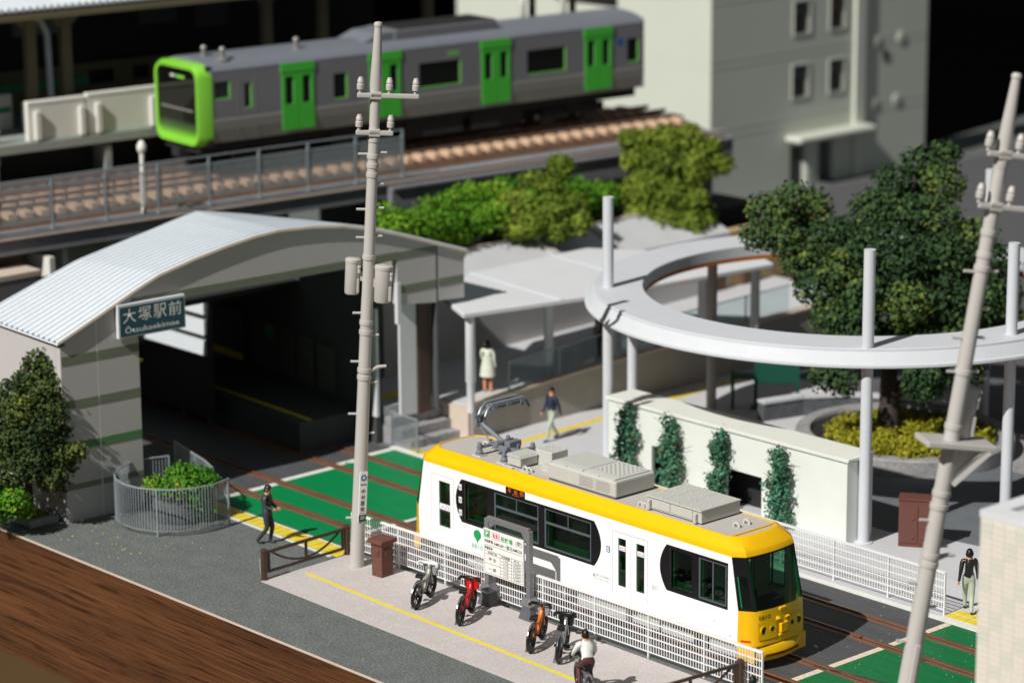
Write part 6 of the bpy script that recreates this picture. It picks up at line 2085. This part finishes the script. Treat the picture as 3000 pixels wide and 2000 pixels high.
# ------------------------------------------------------------------ plaza furniture
gb = thing('notice_board', 'dark green information board with a low side bench on the plaza', 'notice board', (-10.4, 17.2, 0.02))
GM = Matrix.Translation((-10.0, 17.7, 0)) @ Matrix.Rotation(R(47), 4, 'Z')
def gk_():
    k = MB()
    k.M = GM
    return k
gk_().box(-0.72, 0.72, -0.05, 0.05, 0.85, 2.1).build('panel', 'boardgreen', gb, bevel=0.03)
for x_ in (-0.74, 0.64):
    gk_().box(x_, x_ + 0.10, -0.06, 0.06, 0.06, 2.1).build('leg', 'boardgreen', gb)
gk_().box(-0.85, 0.85, -0.25, 0.25, 0.02, 0.08).build('base', 'boardgreen', gb)
gk_().box(-1.5, -0.76, -0.2, 0.2, 1.05, 1.17).build('side_shelf', 'boardgreen', gb)
gk_().box(-1.5, -1.4, -0.2, 0.2, 0.02, 1.25).build('shelf_leg', 'boardgreen', gb)
solo(MB().tube([(-9.26, 19.1, 0), (-9.26, 19.1, 0.9)], 0.16, 16), 'bollard', 'white', 'short white bollard beside the green notice board', 'bollard', (-9.26, 19.1, 0), smooth=50)
solo(MB().tube([(-6.2, 21.6, 0), (-6.2, 21.6, 1.5)], 0.2, 16), 'bollard', 'white', 'white stub post behind the lower boughs of the plaza tree', 'bollard', (-6.2, 21.6, 0), smooth=50)
cb_ = thing('junction_cabinet', 'brown two-door junction cabinet on the plaza beside the leaning pole', 'cabinet', (2.62, 9.9, 0.02))
CMx = Matrix.Translation((2.62, 9.90, 0.02)) @ Matrix.Rotation(R(33), 4, 'Z')
k = MB(); k.M = CMx
k.box(-0.55, 0.55, -0.25, 0.25, 0, 1.36).build('body', 'cab_brown', cb_, bevel=0.02)
for x0 in (-0.52, 0.01):
    k = MB(); k.M = CMx
    do = k.box(x0, x0 + 0.51, -0.275, -0.25, 0.12, 1.22).build('door', 'cab_brown', cb_, bevel=0.01)
    for z in (0.3, 0.85):
        k = MB(); k.M = CMx @ Matrix.Translation((x0 + (0.12 if x0 > -0.1 else 0.38), -0.27, z)) @ Matrix.Rotation(R(90), 4, 'X')
        k.lathe([(0.06, 0), (0.06, 0.02), (0.03, 0.03)], 10).build('knob', 'cab_brown', do)
k = MB(); k.M = CMx
k.box(-0.58, 0.58, -0.28, 0.28, 1.36, 1.42).build('lid', 'cab_brown', cb_)

# ------------------------------------------------------------------ big plaza tree in its planter
pt_ = thing('stone_planter', 'curved grey stone planter holding the big plaza tree', 'planter', (-3.9, 17.0, 0.02))
def ell(rx, ry, z, n=60, c=(-4.1, 17.2)):
    return [(c[0] + rx * math.cos(2 * math.pi * q / n) , c[1] + ry * math.sin(2 * math.pi * q / n), z) for q in range(n)]
MB().loft([ell(3.5, 3.3, 0.0), ell(3.5, 3.3, 0.50), ell(3.45, 3.25, 0.55), ell(3.05, 2.85, 0.55), ell(3.0, 2.8, 0.45)], closed=True).build('rim', 'stone', pt_, smooth=35)
MB().prism(ell(3.02, 2.82, 0.40), (0, 0, 0.03)).build('soil', 'dark', pt_)
gc = MB()
gold = leaves('golden_ground_cover', [(-3.6 + 2.5 * math.cos(a) * r_, 16.8 + 2.3 * math.sin(a) * r_, 0.55, 0.5, 0.5, 0.30) for a in np.linspace(0, 6.28, 15) for r_ in (0.35, 0.65, 0.92)], 0.12, 14000, 'f_gold', None, shell=0.2)
tag(gold, 'low golden yellow ground cover filling the stone planter', 'plants', kind='stuff')
gs = thing('garden_wall', 'low dark stone wall curving round the far side of the planter', 'wall', (-7.2, 19, 0))
cv = [(-9.3 + 0.0, 16.2), (-8.9, 17.7), (-8.0, 19.0), (-6.6, 19.9), (-5.0, 20.4)]
k = MB()
for a, b in zip(cv[:-1], cv[1:]):
    k.bar((a[0], a[1], 0.3), (b[0], b[1], 0.3), 0.18, 0.3)
k.build('stones', 'darkstone', gs)
k = MB()
for a, b in zip(cv[:-1], cv[1:]):
    k.bar((a[0], a[1], 0.64), (b[0], b[1], 0.64), 0.22, 0.04)
k.build('coping', 'plaza', gs)

def tree(label, base, trunk, branches, blobs, size, count, m, cat='tree', name='tree', zmin=None, shell=0.45):
    t_ = thing(name, label, cat, base)
    k = MB()
    k.tube(trunk[0], trunk[1], 12)
    for p, r_ in branches:
        k.tube(p, r_, 8)
    k.build('trunk', 'bark', t_, smooth=60)
    leaves('crown', blobs, size, count, m, t_, shell=shell, zmin=zmin)
    return t_
tb_ = (-4.5, 16.8, 0.45)
# clump centres follow the boughs seen in the photograph (camera-facing plane, given depth)
def pxd(px, py, D):
    f = 8557.6
    d = FW + RT * ((px - 1500) / f) - UP * ((py - 1000) / f)
    return Vector(CAM) + d * D
blobs = []
for (px, py, D, r_) in ((2250, 620, 90.5, 0.75), (2330, 585, 91, 0.7), (2395, 600, 91, 0.5), (2215, 690, 90, 0.55), (2300, 700, 90, 0.7), (2350, 760, 90, 0.75), (2440, 690, 90.5, 0.8), (2390, 840, 89.5, 0.75), (2460, 800, 89.5, 0.9),
                         (2560, 620, 90.5, 0.85), (2620, 540, 91, 0.75), (2700, 480, 91.5, 0.7), (2770, 455, 91.8, 0.55), (2760, 540, 91, 0.8), (2650, 640, 90, 0.95), (2740, 650, 90, 0.95), (2550, 740, 89.5, 0.95), (2650, 760, 89, 1.0), (2760, 750, 89.5, 1.0),
                         (2850, 700, 90, 0.8), (2890, 770, 90, 0.85), (2930, 850, 90, 0.75), (2870, 880, 89.5, 0.95), (2960, 930, 90, 0.6), (2770, 880, 89, 1.0), (2660, 890, 88.5, 0.9), (2540, 870, 88.8, 0.9), (2440, 930, 89, 0.75), (2500, 960, 88.8, 0.8), (2600, 1000, 90, 0.8),
                         (2390, 760, 91, 0.7), (2700, 1000, 89, 0.8), (2800, 980, 89.2, 0.9), (2880, 1000, 90, 0.7), (2420, 1100, 89.5, 0.55), (2470, 1120, 89.5, 0.5), (2700, 1130, 89, 0.65), (2690, 1090, 89, 0.55), (2740, 1090, 89.2, 0.75), (2830, 1080, 90, 0.7),
                         (2480, 720, 92, 1.0), (2600, 800, 92, 1.2), (2750, 820, 92.5, 1.2), (2850, 930, 92, 1.0), (2680, 600, 92.5, 1.0), (2500, 880, 92, 1.0), (2700, 980, 93, 1.0), (2560, 1000, 93, 0.9), (2330, 660, 92.5, 0.8)):
    p = pxd(px, py, D)
    blobs.append((p.x, p.y, p.z, r_ * 0.9, r_ * 0.9, r_ * 0.78))
T_ = Vector(tb_)
br = []
for (px, py, D) in ((2300, 640, 90.5), (2680, 520, 91), (2780, 660, 90), (2400, 830, 90), (2880, 840, 90)):
    q = pxd(px, py, D)
    br.append(([T_ + Vector((0.1, 0.1, 2.6)), (T_ + Vector((0.1, 0.1, 2.6))).lerp(q, 0.5) + Vector((0, 0, 0.4)), q], [0.2, 0.12, 0.05]))
br.append(([T_ + Vector((0, 0, 1.1)), T_ + Vector((0.75, 0.8, 2.0)), T_ + Vector((1.6, 1.7, 3.4))], [0.24, 0.22, 0.1]))
tree('large dark green tree with spreading crown inside the white ring canopy', tb_, ([T_ - Vector((0, 0, 0.1)), T_ + Vector((0.05, 0.05, 0.9)), T_ + Vector((0.0, 0.05, 2.0)), T_ + Vector((0.25, 0.2, 3.6)), T_ + Vector((0.3, 0.4, 6.0))], [0.42, 0.33, 0.26, 0.2, 0.1]), br, blobs, 0.185, 34000, 'f_dark')

# ------------------------------------------------------------------ tree and planter at the left end of the station
lpn = thing('kerb_planter', 'low grey kerb-edged planting bed by the station corner', 'planter', (-17.2, -6.7, 0))
k = MB()
k.prism([(-16.0, -7.35, 0), (-15.95, -7.15, 0), (-24, -6.9, 0), (-24, -7.1, 0)], (0, 0, 0.22))
k.prism([(-16.0, -7.35, 0), (-15.95, -6.4, 0), (-16.15, -6.4, 0), (-16.2, -7.2, 0)], (0, 0, 0.218))
k.build('kerb', 'stone', lpn)
MB().prism([(-16.1, -7.2, 0), (-16.1, -6.35, 0), (-24, -6.3, 0), (-24, -7.0, 0)], (0, 0, 0.12)).build('soil', 'dark', lpn)
gcv = leaves('ground_cover', [(-16.5 - 0.22 * q, -6.85 + rng.uniform(-0.2, 0.2), 0.2, 0.3, 0.25, 0.14) for q in range(30)], 0.10, 2200, 'f_gold', None, shell=0.2)
tag(gcv, 'sparse yellow-green ground cover in the kerb-edged bed', 'plants', kind='stuff')
tbb = (-16.95, -6.75, 0.1)
Tb = Vector(tbb)
blobs = []
for (px, py, D, r_) in ((105, 1065, 84, 0.42), (140, 1080, 84, 0.4), (85, 1120, 84, 0.5), (140, 1140, 83.8, 0.55), (40, 1150, 84, 0.5), (60, 1200, 83.6, 0.6), (150, 1210, 83.8, 0.55), (20, 1220, 84, 0.5), (120, 1270, 83.5, 0.6), (180, 1255, 84.2, 0.4), (30, 1300, 83.6, 0.65), (170, 1330, 83.7, 0.5), (225, 1320, 83.6, 0.3), (90, 1360, 83.2, 0.6), (20, 1390, 83.4, 0.6), (150, 1400, 83.4, 0.45), (195, 1350, 84.5, 0.45), (120, 1170, 85, 0.7), (60, 1300, 85, 0.8), (150, 1300, 85, 0.6), (-30, 1300, 84, 0.7), (-40, 1200, 84, 0.5), (185, 1420, 84.6, 0.3)):
    p = pxd(px, py, D)
    blobs.append((p.x, p.y, p.z, r_ * 0.92, r_ * 0.92, r_ * 0.85))
tree('bushy dark green conical tree at the left corner of the station', tbb, ([Tb, Tb + Vector((0, 0, 1.2)), Tb + Vector((0, 0.1, 3.6))], [0.14, 0.11, 0.05]), [], blobs, 0.135, 15000, 'f_dark2')
blobs = []
for (px, py, D, r_) in ((15, 1440, 83.5, 0.5), (45, 1470, 83, 0.45), (0, 1490, 83.2, 0.5), (70, 1495, 83.2, 0.3), (-30, 1450, 83.5, 0.6)):
    p = pxd(px, py, D)
    blobs.append((p.x, p.y, p.z, r_, r_, r_ * 0.8))
bs = thing('bush', 'bright green bush at the foot of the conical tree', 'bush', (-17.9, -6.9, 0.1))
leaves('foliage', blobs, 0.13, 3200, 'f_ivy', bs, shell=0.3, zmin=0.05)
MB().tube([(-17.9, -6.9, 0.0), (-17.9, -6.9, 0.5)], 0.06, 6).build('stem', 'bark', bs)

# ------------------------------------------------------------------ curved railing round a small planter
def arcpts(cx, cy, r, a0, a1, n=14):
    return [(cx + r * math.cos(R(a0 + (a1 - a0) * q / n)), cy + r * math.sin(R(a0 + (a1 - a0) * q / n))) for q in range(n + 1)]
mesh_fence('curved_railing', 'curved silver bar railing around the round planter by the station pillar', arcpts(-13.85, -3.75, 1.75, 150, 385, 26), 1.42, 0.16, 2.2, 0.095, 'railing', 1, 0.018)
mesh_fence('angled_railing', 'short angled silver railing at the station mouth behind the round planter', [(-17.0, -1.5), (-14.7, -2.05), (-13.9, -2.35)], 1.25, 0.14, 1.5, 0.10, 'railing', 1, 0.02)
rp_ = thing('round_planter', 'round grey stone planter with trailing green ivy', 'planter', (-13.85, -3.55, 0))
MB().lathe([(0.8, 0), (0.86, 0.12), (0.82, 0.75), (0.9, 0.8), (0.9, 0.92), (0.75, 0.92), (0.73, 0.8)], 30, (-13.85, -3.55, 0)).build('pot', 'darkstone', rp_, smooth=40)
leaves('ivy', [(-13.85 + 0.75 * math.cos(a), -3.55 + 0.75 * math.sin(a), 1.1, 0.38, 0.38, 0.28) for a in np.linspace(-1.8, 2.6, 9)] + [(-13.85, -3.5, 1.25, 0.5, 0.5, 0.32), (-12.95, -3.55, 0.75, 0.2, 0.35, 0.45), (-13.0, -3.35, 0.45, 0.18, 0.3, 0.4)], 0.12, 3600, 'f_ivy', rp_, shell=0.3)

# ------------------------------------------------------------------ hedge and bushes below the viaduct
hd_ = thing('hedge', 'bright green clumpy hedge running below the viaduct behind the grey wall', 'hedge', (-22, 14, 4.7))
blobs = []
for q in range(60):
    y_ = rng.uniform(9.6, 17.0)
    blobs.append((-21.4 + rng.uniform(-1.0, 1.0), y_, 4.5 + rng.uniform(0, 1.25), 0.55, 0.55, 0.5))
leaves('foliage', blobs, 0.17, 15000, 'f_bright', hd_, shell=0.4)
hd2 = thing('hedge', 'short bright green hedge filling the gap between two olive bushes', 'hedge', (-22.5, 20, 4.0))
blobs = [(-22.3 + rng.uniform(-0.8, 0.8), rng.uniform(18.2, 22.5), 3.9 + rng.uniform(0, 1.3), 0.6, 0.6, 0.5) for q in range(24)]
leaves('foliage', blobs, 0.17, 6000, 'f_bright', hd2, shell=0.4)
def bush(label, items, n):
    p0 = pxd(*items[0][:3])
    b_ = thing('olive_bush', label, 'bush', (p0.x, p0.y, 4.6), group='olive bushes')
    bl_ = []
    for (px, py, D, r_) in items:
        p = pxd(px, py, D)
        bl_.append((p.x, p.y, p.z, r_, r_, r_ * 0.85))
    leaves('foliage', bl_, 0.18, n, 'f_olive', b_, shell=0.4)
    MB().tube([(p0.x, p0.y, 4.3), (p0.x, p0.y, p0.z)], 0.08, 6).build('stem', 'bark', b_)
bush('olive green bush rising from the middle of the hedge', [(1600, 560, 102, 0.6), (1640, 490, 102, 0.45), (1560, 540, 102, 0.5), (1540, 600, 101.5, 0.55), (1620, 620, 101, 0.6), (1560, 660, 100.8, 0.5), (1500, 600, 101.5, 0.5), (1680, 600, 101.5, 0.45), (1700, 650, 101, 0.4), (1510, 670, 100.8, 0.45), (1640, 680, 100.8, 0.4)], 9000)
bush('tall olive green bush in front of the pale building corner', [(1900, 560, 106, 0.9), (1850, 410, 107, 0.45), (1900, 420, 107, 0.6), (1960, 410, 107, 0.6), (2020, 410, 107, 0.6), (2070, 440, 107, 0.55), (2110, 480, 107, 0.45), (1860, 470, 107, 0.5), (1950, 490, 106.5, 0.8), (2030, 500, 106.5, 0.7), (1860, 560, 106, 0.5), (1960, 580, 106, 0.8), (2030, 590, 106, 0.6), (1880, 640, 105.5, 0.6), (1950, 660, 105.5, 0.7), (2020, 660, 105.5, 0.55), (1930, 700, 105, 0.5), (2070, 640, 106, 0.35)], 17000)

# ------------------------------------------------------------------ pale building
bd_ = thing('apartment_building', 'tall pale green building with small dark windows beyond the viaduct', 'building', (-42, 48, 0))
BXf, BY0, BY1, BZ = -35.15, 40.6, 55.2, 17.0
wn = [(46.4 - 0.52, 46.4 + 0.52, 4.1, 5.55), (48.85 - 0.50, 48.85 + 0.50, 4.1, 5.55), (46.45 - 0.52, 46.45 + 0.52, 6.98, 8.42), (48.85 - 0.50, 48.85 + 0.50, 6.98, 8.42), (46.45 - 0.52, 46.45 + 0.52, 9.8, 11.25), (48.85 - 0.5, 48.85 + 0.5, 9.8, 11.25)]
drs = [(45.8, 46.75, 0.0, 1.9), (47.7, 48.65, 0.0, 1.9)]
MB().holed((BXf, 0, 0), Y, Z, (BY0, BY1), (0, BZ), wn + drs, 0.35).build('wall', 'building', bd_)
MB().holed((0, BY0 - 0.001, 0), X, Z, (-52, BXf - 0.002), (0, BZ), [], 0.35).build('wall', 'building', bd_)
for z in (2.85, 3.2, 5.95, 6.25, 8.8, 9.1):
    MB().box(BXf - 0.01, BXf + 0.012, BY0 + 0.02, BY1, z, z + 0.03).build('joint_line', 'building', bd_)
    MB().box(-52, BXf, BY0 - 0.012, BY0 - 0.002, z, z + 0.03).build('joint_line', 'building', bd_)
for i, h in enumerate(wn):
    f_ = MB()
    f_.holed((BXf + 0.04, 0, 0), Y, Z, (h[0] - 0.08, h[1] + 0.08), (h[2] - 0.08, h[3] + 0.08), [h], 0.1)
    fo = f_.build('window', 'building', bd_)
    MB().box(BXf - 0.30, BXf - 0.25, h[0], h[1], h[2], h[3]).build('pane', 'bwin', fo)
    MB().box(BXf - 0.22, BXf - 0.18, h[0], h[1], h[3] - 0.62, h[3] - 0.2).build('blind', 'bwinb' if i == 3 else 'door_grey', fo)
for d in drs:
    MB().box(BXf - 0.30, BXf - 0.2, d[0], d[1], d[2], d[3]).build('door', 'door_grey', bd_)
    MB().box(BXf, BXf + 0.06, d[1] + 0.08, d[1] + 0.42, 0, 1.9).build('door_panel', 'pilaster', bd_)
MB().box(BXf, BXf + 0.16, 50.0, 50.65, 0, BZ).build('pilaster', 'pilaster', bd_)
MB().box(BXf, BXf + 1.0, 45.4, 50.6, 2.16, 2.46).build('canopy', 'pilaster', bd_, bevel=0.12)
for y_, z_ in ((51.6, 6.1), (53.3, 6.1), (51.5, 3.2), (53.1, 3.2)):
    k = MB()
    k.M = Matrix.Translation((BXf, y_, z_)) @ Matrix.Rotation(R(90), 4, 'Y')
    k.lathe([(0.3, 0), (0.3, 0.04), (0.2, 0.06)], 16).build('vent_cap', 'pilaster', bd_, smooth=40)
MB().box(BXf, BXf + 0.05, 52.0, 52.4, 5.2, 5.6).box(BXf, BXf + 0.05, 52.0, 52.4, 8.3, 8.7).build('vent_grille', 'door_grey', bd_)
MB().box(-52, BXf - 0.36, BY0 + 0.36, BY1, 0, 0.3).build('floor', 'dark', bd_)
MB().box(-45, -41, BY0 - 0.08, BY0 - 0.002, 8.2, 10.5).build('side_window', 'bwin', bd_)

# ------------------------------------------------------------------ tiled tower at the right edge
tl_ = thing('tiled_tower', 'beige tiled tower block cut off by the right edge of the picture', 'building', (19, -4, 0))
TX, TY, TZ = 16.72, -5.2, 7.45
MB().box(TX, 26.5, TY + 0.02, -1.4, 0.0, TZ - 0.1).build('wall', 'tilejoint', tl_)
pr_ = MB()
pr_.box(TX - 0.02, 26.5, TY, TY + 0.45, TZ - 0.1, TZ + 0.05)
pr_.box(TX - 0.02, TX + 0.4, TY + 0.45, -1.4, TZ - 0.1, TZ + 0.05)
pr_.build('parapet', 'white', tl_)
MB().box(TX + 0.4, 26.5, TY + 0.45, -1.4, TZ - 0.09, TZ - 0.06).build('roof_floor', 'plaza', tl_)
tA = MB().box(0, 0.30, -0.016, 0, 0, 0.115).mesh('tile', 'tile')
tB = MB().box(0, 0.30, -0.016, 0, 0, 0.115).mesh('tile', 'tile2')
nrow = 26
for r_ in range(nrow):
    for c_ in range(10):
        o = bpy.data.objects.new('tile', tA if (c_ + r_ // 3) % 3 else tB)
        COL.objects.link(o)
        o.parent = tl_
        o.location = Vector((TX + 0.01 + c_ * 0.315, TY + 0.02, TZ - 0.25 - r_ * 0.130)) - Vector((19, -4, 0))
rest = MB()
for r_ in range(nrow, 55):
    for c_ in range(10):
        rest.box(TX + 0.01 + c_ * 0.315, TX + 0.31 + c_ * 0.315, TY + 0.004, TY + 0.02, TZ - 0.25 - r_ * 0.13, TZ - 0.135 - r_ * 0.13)
tag(rest.build('lower_tiles', 'tile', tl_), kind='stuff')

# stray dark thread lying across the green paving
th_ = MB().tube([(7.1, 0.55, 0.03), (7.6, 0.62, 0.045), (8.3, 0.80, 0.05), (9.05, 0.95, 0.03), (9.9, 1.05, 0.02)], 0.012, 5)
solo(th_, 'thread', 'black', 'thin dark thread lying across the green paving in front of the tram', 'thread', (7.1, 0.55, 0.012), smooth=60)

# ------------------------------------------------------------------ dust and flock specks lying on the model
def specks(name, label, n, area, z, m_, size):
    k = MB()
    for q in range(n):
        x_, y_ = rng.uniform(area[0], area[1]), rng.uniform(area[2], area[3])
        s_ = size * (0.4 + rng.random())
        a = rng.uniform(0, 6.28)
        k.add([(x_ + s_ * math.cos(a), y_ + s_ * math.sin(a), z), (x_ + s_ * 0.7 * math.cos(a + 2), y_ + s_ * 0.7 * math.sin(a + 2), z), (x_ + s_ * 0.8 * math.cos(a + 4), y_ + s_ * 0.8 * math.sin(a + 4), z), (x_, y_, z + s_ * 0.6)], [(0, 1, 3), (1, 2, 3), (2, 0, 3)])
    o = k.build(name, m_)
    tag(o, label, 'specks', kind='stuff')
specks('dust_specks', 'pale dust specks scattered over the dark tram paving', 90, (5, 11, -1.8, 5.3), 0.012, 'coping', 0.022)
specks('flock_specks', 'yellow-green flock crumbs on the grey apron near the planting bed', 60, (-16.5, -11, -7.4, -4.6), 0.001, 'tactile', 0.03)
specks('dust_specks', 'pale dust specks scattered over the grey apron and parking strip', 110, (-12, 6, -7.6, -2.6), 0.037, 'coping', 0.018)
